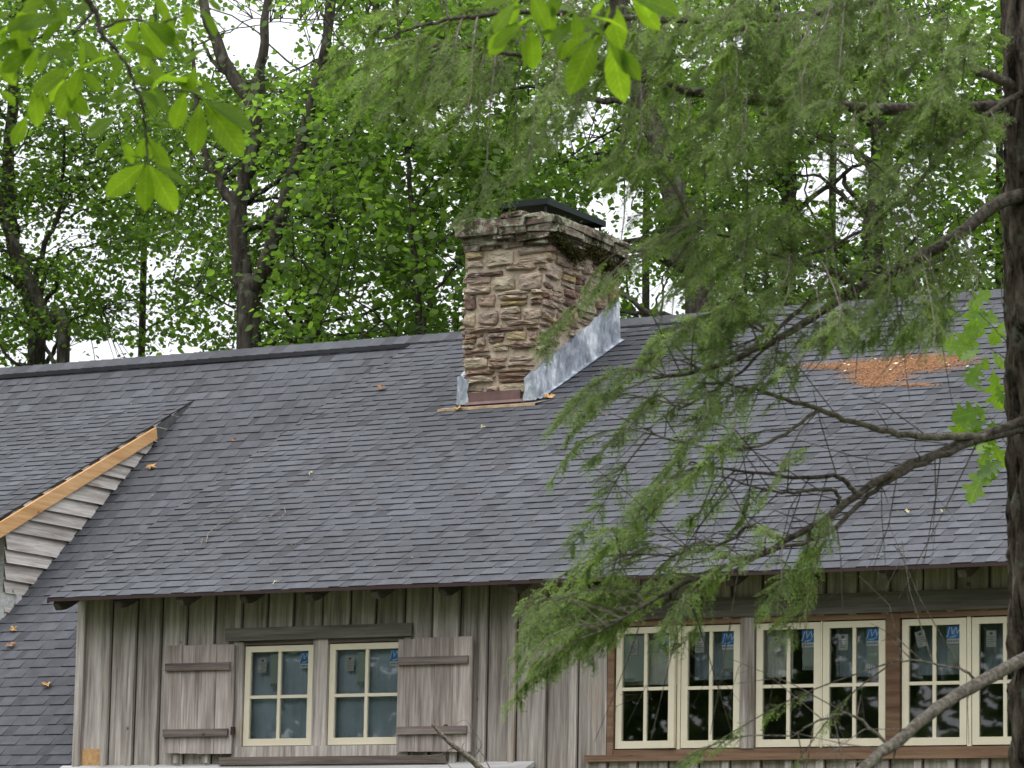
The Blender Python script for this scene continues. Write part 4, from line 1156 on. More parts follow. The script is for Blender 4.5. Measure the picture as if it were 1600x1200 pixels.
make_tree("broadleaf_tree", "thick dark trunk leaning behind the chimney's right side",
          [(stem([(1095, 520), (1078, 420), (1055, 310), (1020, 200), (985, 90), (960, -40)], 10.0), 0.19, 0.09)],
          [(atY(900, 130, 11.0), (2.8, 2.2, 4.0), 1.0)], M['tbark'], M['leafB'], 106, 470, group=WG)
make_tree("broadleaf_tree", "upright trunk seen through the hemlock beside a bright sky gap",
          [(stem([(1362, 470), (1366, 340), (1372, 220), (1380, 100), (1385, -60)], 12.0), 0.13, 0.07)],
          [(atY(1400, 200, 12.6), (2.9, 2.2, 4.2), 1.0)], M['tbark'], M['leafA'], 107, 440, group=WG)
make_tree("broadleaf_tree", "greyish trunk half hidden behind the hemlock right of the chimney",
          [(stem([(1228, 500), (1230, 380), (1234, 290), (1225, 180), (1215, 50), (1205, -100)], 13.5), 0.13, 0.07)],
          [(atY(1180, 220, 14), (2.7, 2.2, 4.2), 1.0)], M['tbark'], M['leafB'], 108, 430, group=WG)
for k, (x, Y, lab) in enumerate(((230, 17, "distant tree filling the gap between the left trunks"), (500, 19, "distant tree behind the forked tree"), (800, 17, "distant tree rising straight behind the chimney"),
                                 (1010, 20, "distant tree behind the bright opening right of the chimney"), (1300, 18.5, "distant tree behind the hemlock's middle limb"), (1560, 16, "distant tree at the right edge behind the dark trunk"), (-140, 17, "distant tree past the left edge of the picture"), (1760, 15, "distant tree past the right edge of the picture"))):
    c = atY(x, 250, Y)
    make_tree("broadleaf_tree", lab, [([np.array([c[0], c[1], 0]), np.array([c[0] + .1, c[1], 5]), c, c + np.array([.2, 0, 5])], 0.09, 0.03)],
              [(c + np.array([0, 0, 1]), (3.3, 2.5, 5.0), 1.0)], M['tbark'], M['leafA'] if k % 2 else M['leafB'], 200 + k, 200, per=34, size=0.095, group=WG, twigs=False)

# trees on the far side of the lawn, behind the camera: they are what the panes mirror
for k, (x, y, s) in enumerate(((-14, -34, 1.0), (-21, -30, 1.1), (-8, -40, 1.1), (-28, -36, 1.2), (-17, -44, 1.3), (-2, -45, 1.2), (7, -46, 1.2), (-36, -28, 1.2), (-34, -18, 1.1), (-38, -8, 1.2),
                                 (17, -44, 1.2), (27, -38, 1.2), (30, -27, 1.1), (28, -15, 1.0), (26, -5, 1.0), (-24, -22, 0.9))):
    make_tree("woodland_tree", "tree on the far side of the clearing, mirrored in the panes", [([np.array([x, y, 0.]), np.array([x + .2, y, 4.]), np.array([x, y + .2, 10.]), np.array([x + .3, y, 19.])], 0.25, 0.06)],
              [((x, y, 11.5), (4.3 * s, 4.3 * s, 9.0), 1.0)], M['tbark'], M['leafA'], 300 + k, 480, per=20, size=0.34, group="trees behind the viewer", cull=False, zrange=(2.0, 22), spread=(.6, .6, .2), twigs=False)

# ---------------------------------------------------------------- hemlock in the foreground
def make_hemlock():
    D0 = 16.0
    rnd = random.Random(5); rng = np.random.default_rng(5)
    A_ = lambda x, y, d=D0: atD(x, y, d)
    top = A_(1640, -150); bot = A_(1668, 1200)
    dirv = (top - bot) / (top[2] - bot[2])
    base = bot - dirv * bot[2]
    t = thing("hemlock_tree", "tall dark furrowed hemlock trunk at the right edge with long feathery green boughs", "tree", base)
    # trunk with furrowed bark as real relief
    H = 11.5; nr, ns = 420, 90
    v = []; 
    for i in range(nr + 1):
        z = H * i / nr; c = base + dirv * z
        R = 0.27 - 0.010 * z
        if z < 0.8: R += 0.12 * (0.8 - z) ** 2
        for k in range(ns):
            a = 2 * math.pi * k / ns
            n1 = noise.noise(Vector((math.cos(a) * 3.3, math.sin(a) * 3.3, z * 0.9)))
            n2 = noise.noise(Vector((math.cos(a) * 8, math.sin(a) * 8, z * 2.6)))
            n3 = noise.noise(Vector((math.cos(a) * 16, math.sin(a) * 16, z * 9)))
            r = R * (1 + 0.05 * n1) + 0.048 * (0.5 - abs(n2) * 2) + 0.016 * n3
            v.append((c[0] + r * math.cos(a), c[1] + r * math.sin(a), z))
    f = [(i * ns + k, i * ns + (k + 1) % ns, (i + 1) * ns + (k + 1) % ns, (i + 1) * ns + k) for i in range(nr) for k in range(ns)]
    b = MB(); b.add(v, f); b.build("trunk", M['hbark'], t, smooth=True)
    # limbs as measured: pixel points with distance from the eye, radii in metres
    limbs = [
        ('dark', [(1640, 290, 16.0), (1560, 318, 15.8), (1490, 370, 15.6), (1420, 412, 15.5), (1340, 452, 15.4), (1250, 510, 15.2), (1160, 555, 15.0), (1090, 580, 14.9), (1020, 590, 14.8)], 0.034, 0.006),
        ('dark', [(1640, 640, 16.0), (1530, 684, 15.7), (1440, 718, 15.5), (1350, 765, 15.3), (1270, 822, 15.1), (1180, 868, 15.0), (1090, 903, 14.8), (1010, 945, 14.7), (940, 985, 14.6)], 0.025, 0.004),
        ('dark', [(1640, 655, 16.0), (1500, 700, 15.6), (1400, 745, 15.4), (1340, 790, 15.3), (1290, 835, 15.0), (1210, 860, 14.9), (1130, 900, 14.8), (1060, 940, 14.7)], 0.016, 0.005),
        ('pale', [(1540, 682, 15.7), (1450, 683, 15.5), (1360, 668, 15.4), (1280, 640, 15.3), (1205, 617, 15.2), (1150, 602, 15.1), (1085, 598, 15.0)], 0.018, 0.004),
        ('pale', [(1275, 645, 15.3), (1215, 685, 15.2), (1150, 700, 15.1), (1060, 690, 15.0), (1010, 670, 14.9)], 0.009, 0.003),
        ('pale', [(1640, 170, 16.1), (1560, 124, 15.9), (1480, 88, 15.7), (1425, 52, 15.6), (1372, 0, 15.5), (1330, -60, 15.3)], 0.026, 0.016),
        ('dark', [(1640, 165, 16.4), (1560, 166, 16.3), (1450, 170, 16.2), (1340, 168, 16.0), (1200, 158, 15.8), (1090, 145, 15.6), (1040, 132, 15.5), (980, 115, 15.4), (920, 98, 15.3), (860, 88, 15.2), (790, 82, 15.1), (700, 70, 15.0)], 0.036, 0.006),
        ('dark', [(1640, -60, 16.0), (1500, -40, 15.8), (1330, 10, 15.6), (1250, 25, 15.5), (1150, 30, 15.3), (1000, 30, 15.1), (850, 20, 14.9), (700, 30, 14.8), (600, 60, 14.6)], 0.030, 0.005),
        ('pale', [(1660, 1010, 15.6), (1585, 1038, 15.4), (1480, 1098, 15.0), (1400, 1158, 14.7), (1350, 1200, 14.5), (1290, 1260, 14.3)], 0.030, 0.022),
        ('dark', [(1350, 452, 15.4), (1310, 430, 15.3), (1230, 405, 15.2), (1140, 372, 15.1), (1080, 350, 15.0)], 0.012, 0.004),
        ('dark', [(1640, 120, 16.0), (1500, 210, 15.6), (1440, 280, 15.4), (1370, 345, 15.3), (1300, 385, 15.2), (1240, 405, 15.1)], 0.016, 0.005),
        ('dark', [(1340, 455, 15.4), (1270, 470, 15.3), (1210, 520, 15.2), (1200, 540, 15.1), (1130, 600, 15.0), (1060, 640, 14.9)], 0.012, 0.004),
        ('dark', [(1310, 745, 15.3), (1240, 745, 15.2), (1150, 735, 15.1), (1080, 722, 15.0)], 0.012, 0.004),
        ('dark', [(1300, 765, 15.2), (1230, 770, 15.1), (1190, 765, 15.0), (1130, 745, 14.9)], 0.010, 0.003),
        ('dark', [(1220, 830, 15.0), (1170, 822, 14.9), (1140, 845, 14.9), (1050, 868, 14.8), (970, 865, 14.7)], 0.010, 0.003),
        ('pale', [(1380, 1165, 14.7), (1350, 1130, 14.7), (1320, 1115, 14.7), (1270, 1130, 14.7), (1240, 1150, 14.7)], 0.008, 0.003),
        ('pale', [(1530, 1065, 15.2), (1500, 1045, 15.2), (1440, 1035, 15.2), (1400, 1032, 15.2)], 0.007, 0.003),
    ]
    nodes = []; nrad = []
    for kind, pts, r0, r1 in limbs:
        P = [A_(*q_) for q_ in pts]
        if nodes and pts[0][0] < 1500:      # a side limb springs from the limb it belongs to
            ND = np.array(nodes); j = int(np.argmin(np.linalg.norm(ND - P[0], axis=1)))
            if np.linalg.norm(ND[j] - P[0]) < 0.6: P = [ND[j]] + (P if np.linalg.norm(ND[j] - P[0]) > 0.08 else P[1:])
        b = MB(); S, R = limb(b, P, r0, r1, 9, 0.006, rnd)
        # short stubs and bare side twigs
        for i in range(6, len(S) - 2, 2):
            if rnd.random() < 0.6:
                tdir = unit(S[i + 1] - S[i])
                side = unit(np.cross(tdir, _F) * rnd.choice((-1, 1)) + _F * rnd.uniform(-.6, .6) + tdir * rnd.uniform(0.3, 1.2) + np.array([0, 0, -0.25]))
                Ln = rnd.uniform(0.12, 0.75)
                m1 = S[i] + side * Ln * 0.5 + np.array([0, 0, rnd.uniform(-.03, .05)])
                e = S[i] + side * Ln + np.array([rnd.uniform(-.08, .08), 0, rnd.uniform(-0.15, 0.05)])
                b.tube([S[i], m1, e], [max(0.003, R[i] * 0.16), 0.0024, 0.0013], 4, cap=False)
                if Ln > 0.35:
                    for _ in range(3):
                        u_ = rnd.uniform(0.4, 0.9); s0 = S[i] + side * Ln * u_
                        b.tube([s0, s0 + np.array([rnd.uniform(-.12, .12), rnd.uniform(-.06, .06), rnd.uniform(-.2, .08)])], [0.0015, 0.0008], 3, cap=False)
        b.build("branch", M['limbbark'] if kind == 'dark' else M['palebark'], t, smooth=True)
        nodes += list(S); nrad += R
    nodes = np.array(nodes)
    # foliage zones: pixel centre, radii, number of branchlets, distance
    zones = [
        (1330, 530, 90, 45, 8), (1430, 480, 90, 50, 8), (1250, 540, 60, 60, 6), (1180, 680, 70, 50, 4), (1050, 560, 60, 60, 6), (1000, 690, 50, 50, 2), (1090, 800, 90, 50, 6), (1180, 860, 90, 40, 5), (960, 780, 40, 20, 1), (1250, 480, 120, 50, 8), (1400, 330, 60, 60, 4), (1350, 60, 200, 60, 10),
        (640, 150, 70, 45, 6), (720, 110, 120, 60, 13), (600, 60, 60, 40, 4), (860, 60, 150, 60, 12), (840, 170, 80, 40, 5), (780, 250, 70, 50, 4), (980, 50, 110, 50, 10),
        (1120, 60, 140, 70, 18), (1290, 60, 150, 70, 18), (1450, 70, 110, 80, 14), (1180, 150, 150, 50, 12), (1330, 160, 140, 45, 12), (1500, 180, 70, 60, 9),
        (1080, 230, 110, 50, 11), (960, 230, 50, 35, 3), (1200, 230, 90, 40, 6), (1440, 240, 60, 50, 6), (1120, 330, 110, 60, 11), (1230, 360, 80, 50, 6), (1050, 410, 70, 60, 7),
        (1150, 440, 100, 60, 9), (1400, 420, 80, 60, 7), (1480, 440, 70, 50, 6), (1060, 520, 80, 50, 7), (1160, 520, 90, 50, 7), (970, 400, 40, 30, 2), (900, 490, 35, 25, 2), (1010, 620, 60, 45, 5),
        (1070, 660, 50, 50, 4), (1220, 585, 50, 30, 4), (1340, 505, 60, 30, 4), (1450, 500, 60, 30, 4), (1180, 620, 50, 25, 2), (1030, 730, 40, 35, 2), (1140, 785, 45, 30, 4), (1120, 700, 50, 30, 2), (1250, 690, 60, 30, 1),
        (955, 855, 55, 25, 4), (1030, 850, 60, 25, 2), (870, 935, 50, 25, 5), (930, 930, 80, 40, 10), (1010, 940, 80, 40, 8), (880, 990, 50, 25, 5), (960, 990, 70, 22, 5), (1100, 940, 60, 35, 4),
        (1230, 905, 60, 25, 3), (1290, 940, 40, 30, 2), (1280, 820, 50, 30, 1), (1010, 780, 60, 30, 1), (1090, 1195, 80, 10, 2), (1200, 1200, 50, 10, 1), (1530, 250, 30, 120, 3), (1300, 240, 60, 20, 2),
        (1400, -60, 200, 50, 10), (1100, -60, 200, 50, 10), (800, -50, 150, 40, 6)]
    tw = MB()
    SL, SD, SN, SS = [], [], [], []
    for (x, y, rx, ry, n) in zones:
        n = max(1, int(round(n * HEM * (0.9 if y > 820 else 0.6 if y > 570 else 1.0))))
        for _ in range(n):
            a = rnd.uniform(0, 2 * math.pi); rr = math.sqrt(rnd.random())
            dd = 15.0 + rnd.gauss(0, 0.35)
            e = A_(x + rx * rr * math.cos(a), y + ry * rr * math.sin(a), dd)
            # nearest limb node lying up-branch (towards the trunk)
            dv = nodes - e
            dist = np.linalg.norm(dv, axis=1) + np.where((dv @ _r) < 0.02, 0.6, 0) + np.where(dv[:, 2] < -0.1, 0.25, 0)
            s0 = nodes[int(np.argmin(dist))]
            v_ = e - s0; Ln = np.linalg.norm(v_)
            if Ln > 1.3: s0 = e - v_ / Ln * 1.3
            if Ln < 0.15: e = s0 + unit(-_r * 1.0 + np.array([0, 0, rnd.uniform(-.7, .3)]) + _F * rnd.uniform(-.5, .5)) * 0.35
            mid = s0 * 0.5 + e * 0.5 + np.array([0, 0, 0.05 * rnd.random() + 0.02])
            end = e + unit(-_r * 0.7 + np.array([0, 0, -0.6 - 0.5 * rnd.random()]) + _F * rnd.uniform(-.4, .4)) * rnd.uniform(0.10, 0.22)
            S = smooth_path([s0, mid, e, end], 5)
            tw.tube(S, [0.0045 * (1 - 0.75 * i / (len(S) - 1)) for i in range(len(S))], 4, cap=False)
            m = len(S)
            up = unit(np.array([0, 0, 1.0]) + np.array([rnd.gauss(0, .35), rnd.gauss(0, .35), 0]) - _F * rnd.uniform(0, 0.7))
            for i in range(4, m - 1):
                for sg in (-1, 1):
                    for sub in (0, 1):
                        if rnd.random() < 0.42: continue
                        u_ = rnd.random(); s1 = S[i] * (1 - u_) + S[i + 1] * u_
                        T = unit(S[i + 1] - S[i])
                        sd_ = unit(np.cross(up, T)) * sg
                        d = unit(T * rnd.uniform(0.5, 1.0) + sd_ * rnd.uniform(0.5, 1.0) + np.array([0, 0, -rnd.uniform(0.05, 0.45)]))
                        SL.append(s1); SD.append(d); SN.append(unit(up + np.array([rnd.gauss(0, .25), rnd.gauss(0, .25), rnd.gauss(0, .1)])))
                        SS.append(rnd.uniform(0.07, 0.165) * (1.15 - 0.5 * (i / m)))
            SL.append(S[-2]); SD.append(unit(S[-1] - S[-2])); SN.append(up); SS.append(rnd.uniform(0.10, 0.16))
    tw.build("twigs", M['palebark'], t)['kind'] = "stuff"
    SL, SD, SN, SS = map(np.array, (SL, SD, SN, SS))
    ox, oy = pix(SL)      # keep the boughs out of the young oak's crown
    keep = (((ox - 1545) / 75) ** 2 + ((oy - 600) / 170) ** 2 > 1) & ~((ox > 1250) & (oy > 535) & (oy < 790))
    keep &= ~((ox > 1130) & (np.abs(oy - (318 + (1560 - ox) * 0.575)) < 20) & (rng.random(len(SL)) < 0.75))      # the bare middle of the long diagonal limb
    keep &= ~((ox > 900) & (rng.random(len(SL)) < gap_prob(SL) * 0.9))
    SL, SD, SN, SS = SL[keep], SD[keep], SN[keep], SS[keep]
    Aw = unit(np.cross(SD, SN))
    replicate('fine_twigs', [(0, -1, 0), (0, 1, 0), (1, 0, 0.0), (0, 0, -1), (0, 0, 1)], [(0, 1, 2), (3, 4, 2)], np.stack([SD * SS[:, None], Aw * 0.0014, SN * 0.0014], 1), SL, np.full(len(SL), 0.5), M['palebark'], t)['kind'] = 'stuff'
    # a spray: axis with alternating side twigs, each carrying flat paired needles
    # built as needle pairs (thin rhombs) in local coordinates, unit length
    def spray(seed):
        r = random.Random(seed); P = []; D = []
        nside = 7
        def row(o, d, L, sp):
            k = int(L / sp)
            for i in range(k):
                P.append((o[0] + d[0] * sp * (i + .5), o[1] + d[1] * sp * (i + .5), -0.25 * ((o[0] + d[0] * sp * i) ** 2) * 0.5)); D.append((d[0], d[1], 0.9 if i < k - 2 else 0.6))
        row((0, 0), (1, 0), 1.0, 0.06)
        for i in range(nside):
            u = 0.10 + 0.8 * i / nside; sg = 1 if i % 2 else -1
            a = sg * rad(r.uniform(35, 55)); L = (0.42 * (1 - u) + 0.12) * r.uniform(0.7, 1.15)
            row((u, 0), (math.cos(a), math.sin(a)), L, 0.07)
        return np.array(P), np.array(D)
    LL, DD, NN, W = [], [], [], []
    tmpl = [spray(k) for k in range(6)]
    N = len(SL)
    E1 = SD; E3 = unit(SN - E1 * np.sum(SN * E1, 1, keepdims=True)); E2 = np.cross(E3, E1)
    which = rng.integers(0, 6, N)
    AL, AA, AT = [], [], []
    tnt = rng.uniform(0, 1, N)
    for k in range(6):
        P, D = tmpl[k]; idx = np.where(which == k)[0]
        if not len(idx): continue
        s = SS[idx][:, None, None]
        pos = SL[idx][:, None, :] + s * (P[None, :, 0:1] * E1[idx][:, None, :] + P[None, :, 1:2] * E2[idx][:, None, :] + P[None, :, 2:3] * E3[idx][:, None, :])
        dx = D[None, :, 0:1] * E1[idx][:, None, :] + D[None, :, 1:2] * E2[idx][:, None, :]      # along the twig
        dy = -D[None, :, 1:2] * E1[idx][:, None, :] + D[None, :, 0:1] * E2[idx][:, None, :]     # across: needles
        nz = np.broadcast_to(E3[idx][:, None, :], dx.shape)
        L_ = pos.reshape(-1, 3); n_ = len(L_)
        w = 0.0088 * np.tile(D[:, 2], len(idx))[:, None] * rng.uniform(0.75, 1.25, (n_, 1))
        dxr = dx.reshape(-1, 3) * 0.0036; dyr = (dy.reshape(-1, 3) + 0.35 * rng.normal(0, 1, (n_, 1)) * dx.reshape(-1, 3)) * w
        nzr = nz.reshape(-1, 3) * 0.004 * rng.normal(0, 1, (n_, 1))
        AL.append(L_); AA.append(np.stack([dxr, dyr, nzr], 1)); AT.append(np.clip(np.repeat(tnt[idx] * 0.55, len(P)) + rng.uniform(0, 0.3, n_) + 0.35 * np.tile(np.clip(P[:, 0], 0, 1) ** 2, len(idx)), 0, 1))
    AL = np.concatenate(AL); AA = np.concatenate(AA); AT = np.concatenate(AT)
    replicate("foliage", [(-0.5, 0, 0), (0.2, -1, 1), (0.5, 0, 0), (0.2, 1, 1)], [(0, 1, 2, 3)], AA, AL, AT, M['needle'], t)
    print("hemlock sprays", N, "needle pairs", len(AL))
    return t
HEM = 0.92
make_hemlock()

# small bare branch in front of the right-hand shutter
def bare_branch():
    D = 24.0
    A_ = lambda x, y: atD(x, y, D)
    b = MB()
    main = [A_(675, 1131), A_(700, 1158), (A_(722, 1175)), A_(745, 1195), A_(775, 1230), A_(800, 1290)]
    g = A_(860, 1500); g[2] = 0.0
    main = main[::-1]; main = [g] + main
    S = smooth_path(main, 6)
    b.tube(S, [0.035 - 0.024 * i / (len(S) - 1) for i in range(len(S))], 8)
    o = thing("sapling", "bare broken grey branch tip rising in front of the right shutter", "branch", (g[0], g[1], 0))
    for pts, r in (([(722, 1172), (705, 1170), (690, 1178), (660, 1182)], 0.005), ([(735, 1188), (752, 1165), (738, 1140), (725, 1125), (700, 1140)], 0.004), ([(690, 1178), (705, 1200), (730, 1215)], 0.004),
                   ([(765, 1200), (755, 1180), (742, 1165), (735, 1145)], 0.004), ([(728, 1180), (722, 1168), (726, 1160)], 0.006), ([(736, 1144), (720, 1146), (708, 1148)], 0.0025)):
        P = smooth_path([A_(*q_) for q_ in pts], 4)
        b.tube(P, [r * (1 - 0.7 * i / (len(P) - 1)) for i in range(len(P))], 5)
    b.build("stem", M['palebark'], o, smooth=True)
bare_branch()

# ---------------------------------------------------------------- big-leaved magnolia over the top left and top centre
def big_leaf_template(kind):
    v = []; f = []
    if kind == 'magnolia':
        n = 9
        for i in range(n + 1):
            u = i / n
            w = 0.235 * (math.sin(math.pi * u ** 1.35)) ** 0.72 if 0 < u < 1 else 0.0
            zc = -0.22 * u * u
            v += [(u, -w, zc + 0.22 * w + 0.012 * math.sin(i * 2.1)), (u, 0, zc), (u, w, zc + 0.22 * w + 0.012 * math.cos(i * 1.7))]
        for i in range(n): f += [(i * 3, i * 3 + 1, i * 3 + 4, i * 3 + 3), (i * 3 + 1, i * 3 + 2, i * 3 + 5, i * 3 + 4)]
    else:
        prof = [(0, 0.012), (0.10, 0.02), (0.20, 0.10), (0.27, 0.20), (0.31, 0.09), (0.38, 0.13), (0.46, 0.31), (0.53, 0.30), (0.55, 0.14), (0.62, 0.16), (0.71, 0.34), (0.77, 0.30), (0.78, 0.15), (0.85, 0.17), (0.92, 0.17), (0.93, 0.08), (1.0, 0.015)]
        for i, (u, w) in enumerate(prof):
            zc = -0.15 * u * u
            v += [(u, -w, zc + 0.12 * w), (u * 0.96 + 0.0, 0, zc), (u, w, zc + 0.12 * w)]
        for i in range(len(prof) - 1): f += [(i * 3, i * 3 + 1, i * 3 + 4, i * 3 + 3), (i * 3 + 1, i * 3 + 2, i * 3 + 5, i * 3 + 4)]
    return v, f

def leafy(parent, leaves, D, mat, kind, rng, extra_depth=0.25, name="leaves"):
    """leaves: (base px, base py, tip px, tip py, facing 0..1 [, depth offset]); each is a real leaf hanging at its own depth"""
    tv, tf = big_leaf_template(kind)
    L, A = [], []
    for q_ in leaves:
        bx, by, tx, ty = q_[:4]; fc = q_[4] if len(q_) > 4 else 0.8
        dd = D + rng.normal(0, extra_depth)
        b0 = atD(bx, by, dd); t0 = atD(tx, ty, dd + rng.uniform(-0.05, 0.05))
        d = t0 - b0; Ls = np.linalg.norm(d); d = d / Ls
        # leaf normal: between facing the eye from below and edge-on
        nr_ = unit(-_F * fc + np.array([0, 0, 1.0]) * (1.05 - fc) * 1.1 + _r * rng.uniform(-.45, .45))
        e3 = unit(nr_ - d * (nr_ @ d)); e2 = np.cross(e3, d)
        L.append(b0); A.append(np.stack([d * Ls * 1.03, e2 * Ls * (rng.uniform(0.82, 1.08) if kind == 'magnolia' else rng.uniform(0.95, 1.2)) , e3 * Ls * rng.uniform(.5, 1.2)]))
    return replicate(name, tv, tf, np.array(A), np.array(L), rng.uniform(0, 1, len(L)), mat, parent, smooth=True)

def magnolia():
    rng = np.random.default_rng(3); rnd = random.Random(3); D = 11.0
    A_ = lambda x, y, d=D: atD(x, y, d)
    root = A_(-260, 300); root[2] = 0.0
    t = thing("magnolia_tree", "close magnolia whose big glowing yellow-green leaves hang into the top left and top centre", "tree", root)
    b = MB()
    trunk = [root, root + np.array([0, 0, 1.6]), A_(-240, 300), A_(-200, -50), A_(-150, -300)]
    limb(b, trunk, 0.11, 0.06, 10, 0.01, rnd)
    b.build("trunk", M['tbark'], t, smooth=True)
    def br(pts, r0, r1, m='limbbark'):
        b = MB(); limb(b, [A_(*q_) for q_ in pts], r0, r1, 8, 0.004, rnd); b.build("branch", M[m], t, smooth=True)
    br([(-200, -50), (-80, -70), (40, -60), (110, -20), (145, 10), (160, 55), (190, 90), (210, 130)], 0.016, 0.005)
    br([(145, 10), (140, 25), (112, 55)], 0.008, 0.004)
    br([(210, 130), (222, 165), (228, 210), (230, 252)], 0.005, 0.003)
    br([(150, 50), (200, 30), (250, 38), (290, 20)], 0.006, 0.003)
    br([(215, 138), (260, 140), (300, 145), (318, 155)], 0.004, 0.003)
    br([(-150, -300), (200, -260), (560, -200), (800, -130), (930, -60), (960, 0), (945, 45)], 0.04, 0.006)
    br([(930, -60), (850, -30), (810, 5)], 0.010, 0.004)
    br([(945, 45), (925, 60)], 0.004, 0.003)
    leaves = []
    def whorl(cx, cy, specs):
        for (ang, ln, fc) in specs:
            a = rad(ang); leaves.append((cx + 5 * math.cos(a), cy + 5 * math.sin(a), cx + ln * math.cos(a), cy + ln * math.sin(a), fc))
    # lowest whorl, left cluster (angles: 0 = right, 90 = down)
    whorl(230, 252, [(140, 82, .85), (95, 76, .95), (60, 88, .8), (25, 70, .35), (200, 40, .2)])
    whorl(228, 210, [(55, 70, .7), (160, 50, .4), (110, 45, .5), (-20, 60, .25)])
    leaves += [(318, 158, 380, 236, .9), (320, 158, 398, 194, .5), (312, 160, 305, 238, .6), (290, 145, 270, 200, .85), (240, 130, 265, 170, .5), (285, 140, 340, 150, .3),
               (184, 180, 135, 210, .75), (180, 160, 136, 150, .6), (185, 170, 208, 190, .5), (215, 215, 240, 245, .6), (175, 215, 150, 240, .6), (190, 215, 210, 255, .6),
               (215, 32, 197, 84, .9), (218, 32, 256, 88, .9), (225, 32, 286, 68, .7), (205, 30, 168, 52, .8), (260, 10, 262, 45, .7), (165, 70, 150, 100, .6), (235, 95, 250, 125, .5),
               (125, 110, 88, 176, .9), (128, 110, 155, 140, .7), (120, 105, 45, 140, .6), (60, 75, 40, 120, .7), (55, 75, 0, 110, .7), (62, 75, 115, 85, .6), (130, 60, 155, 95, .7), (30, 60, -15, 90, .6),
               (100, 30, 20, 35, .6), (105, 30, 60, 60, .6), (90, -5, 30, 10, .7), (180, -10, 195, 20, .7), (240, -10, 265, 30, .7), (60, -10, 100, 25, .5), (140, 90, 95, 110, .4), (75, 80, 60, 110, .5),
               (190, 85, 120, 95, .3), (210, 130, 330, 110, .15), (200, 135, 150, 130, .3), (215, 140, 250, 160, .5), (240, 135, 235, 165, .6), (225, 150, 245, 178, .5), (190, 95, 175, 120, .5), (230, 190, 285, 195, .2), (20, 20, -20, 30, .6),
               (10, 60, 40, 85, .6), (-10, 90, 25, 130, .6), (150, 0, 110, 20, .5), (300, 140, 345, 175, .3)]
    for _ in range(46):      # smaller leaves crowding round the twigs
        x = rnd.uniform(-20, 330); y = rnd.uniform(-10, 190) * (1 - 0.35 * x / 330)
        a = rnd.uniform(0.1, 2.9); ln = rnd.uniform(28, 62)
        leaves.append((x, y, x + ln * math.cos(a), y + ln * math.sin(a), rnd.uniform(.2, .9)))
    for _ in range(14):
        x = rnd.uniform(800, 1010); y = rnd.uniform(-20, 50); a = rnd.uniform(0.2, 2.9); ln = rnd.uniform(28, 60)
        leaves.append((x, y, x + ln * math.cos(a), y + ln * math.sin(a), rnd.uniform(.2, .9)))
    # centre cluster
    leaves += [(815, -8, 752, 5, .7), (812, -5, 795, 38, .85), (828, 40, 838, 108, .95), (818, 38, 765, 72, .7), (880, 45, 840, 50, .4), (935, 52, 890, 138, .8), (940, 55, 930, 75, .6), (955, 60, 970, 160, .9), (945, 45, 985, 110, .5),
               (925, 50, 870, 85, .6), (900, 30, 860, 62, .6), (930, 20, 905, 45, .4), (955, 0, 965, 70, .9), (945, 0, 925, 20, .5), (985, -5, 1030, 45, .8), (980, -10, 1060, 12, .8), (1000, -5, 1015, 30, .6), (905, 15, 870, 30, .4),
               (920, 25, 985, 35, .3), (880, -5, 850, 25, .6), (850, -15, 870, 10, .5), (960, 70, 1000, 120, .5)]
    leafy(t, leaves, D, M['magnolia'], 'magnolia', rng, 0.12)
magnolia()

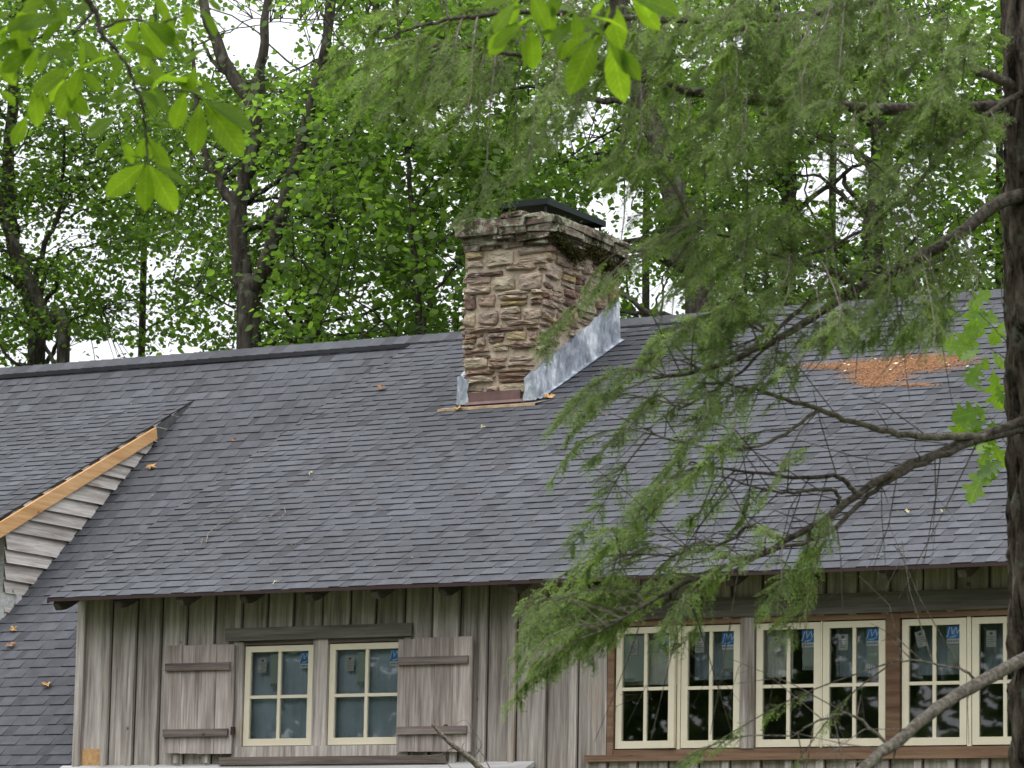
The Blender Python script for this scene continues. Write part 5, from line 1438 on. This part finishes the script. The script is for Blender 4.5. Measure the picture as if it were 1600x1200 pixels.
def oak():
    rng = np.random.default_rng(8); rnd = random.Random(8); D = 17.2
    A_ = lambda x, y, d=D: atD(x, y, d)
    base = A_(1600, 700); base[2] = 0
    t = thing("oak_sapling", "young oak with bright lobed leaves showing beside the dark right-hand trunk", "tree", base)
    b = MB(); limb(b, [base, A_(1605, 1100), A_(1600, 800), A_(1595, 560), A_(1598, 420)], 0.02, 0.006, 8, 0.01, rnd); b.build("trunk", M['limbbark'], t, smooth=True)
    for pts in ([(1597, 560), (1560, 520), (1528, 487)], [(1596, 600), (1570, 560), (1545, 545)], [(1598, 730), (1570, 690), (1545, 650)], [(1600, 780), (1580, 740), (1570, 720)], [(1598, 520), (1568, 480), (1565, 440), (1562, 430)]):
        b = MB(); limb(b, [A_(*q_) for q_ in pts], 0.004, 0.002, 5, 0.002, rnd); b.build("branch", M['palebark'], t, smooth=True)
    leaves = [(1520, 490, 1458, 492, .8), (1528, 480, 1568, 455, .8), (1530, 490, 1580, 498, .7), (1548, 545, 1492, 535, .8), (1555, 545, 1522, 560, .5), (1560, 555, 1560, 578, .8), (1565, 520, 1550, 512, .6), (1570, 550, 1590, 575, .7), (1560, 530, 1585, 520, .6),
              (1560, 612, 1540, 600, .5), (1565, 640, 1507, 652, .8), (1570, 640, 1540, 625, .3), (1565, 660, 1530, 660, .6), (1575, 655, 1555, 700, .7), (1590, 660, 1560, 690, .7), (1570, 690, 1590, 730, .6), (1580, 690, 1545, 700, .6),
              (1580, 715, 1562, 752, .9), (1590, 720, 1548, 740, .6), (1575, 600, 1590, 630, .6), (1590, 500, 1570, 540, .6), (1595, 620, 1620, 650, .6), (1600, 560, 1630, 590, .6), (1570, 700, 1550, 690, .5), (1580, 520, 1605, 505, .6)]
    leaves += [(x0 - 14, y0 + rnd.uniform(-30, 30), x0 - 14 + rnd.uniform(-45, 25), y0 + rnd.uniform(20, 50), rnd.uniform(.4, .9)) for x0, y0 in ((1555, 480), (1560, 530), (1570, 560), (1565, 620), (1570, 640), (1560, 660), (1575, 680), (1580, 700), (1572, 500), (1585, 600), (1550, 640), (1585, 740))]
    leafy(t, [(q_[0] - 20, q_[1], q_[2] - 20) + tuple(q_[3:]) for q_ in leaves], D, M['oak'], 'oak', rng, 0.15)
oak()
print("objects", len(bpy.data.objects))
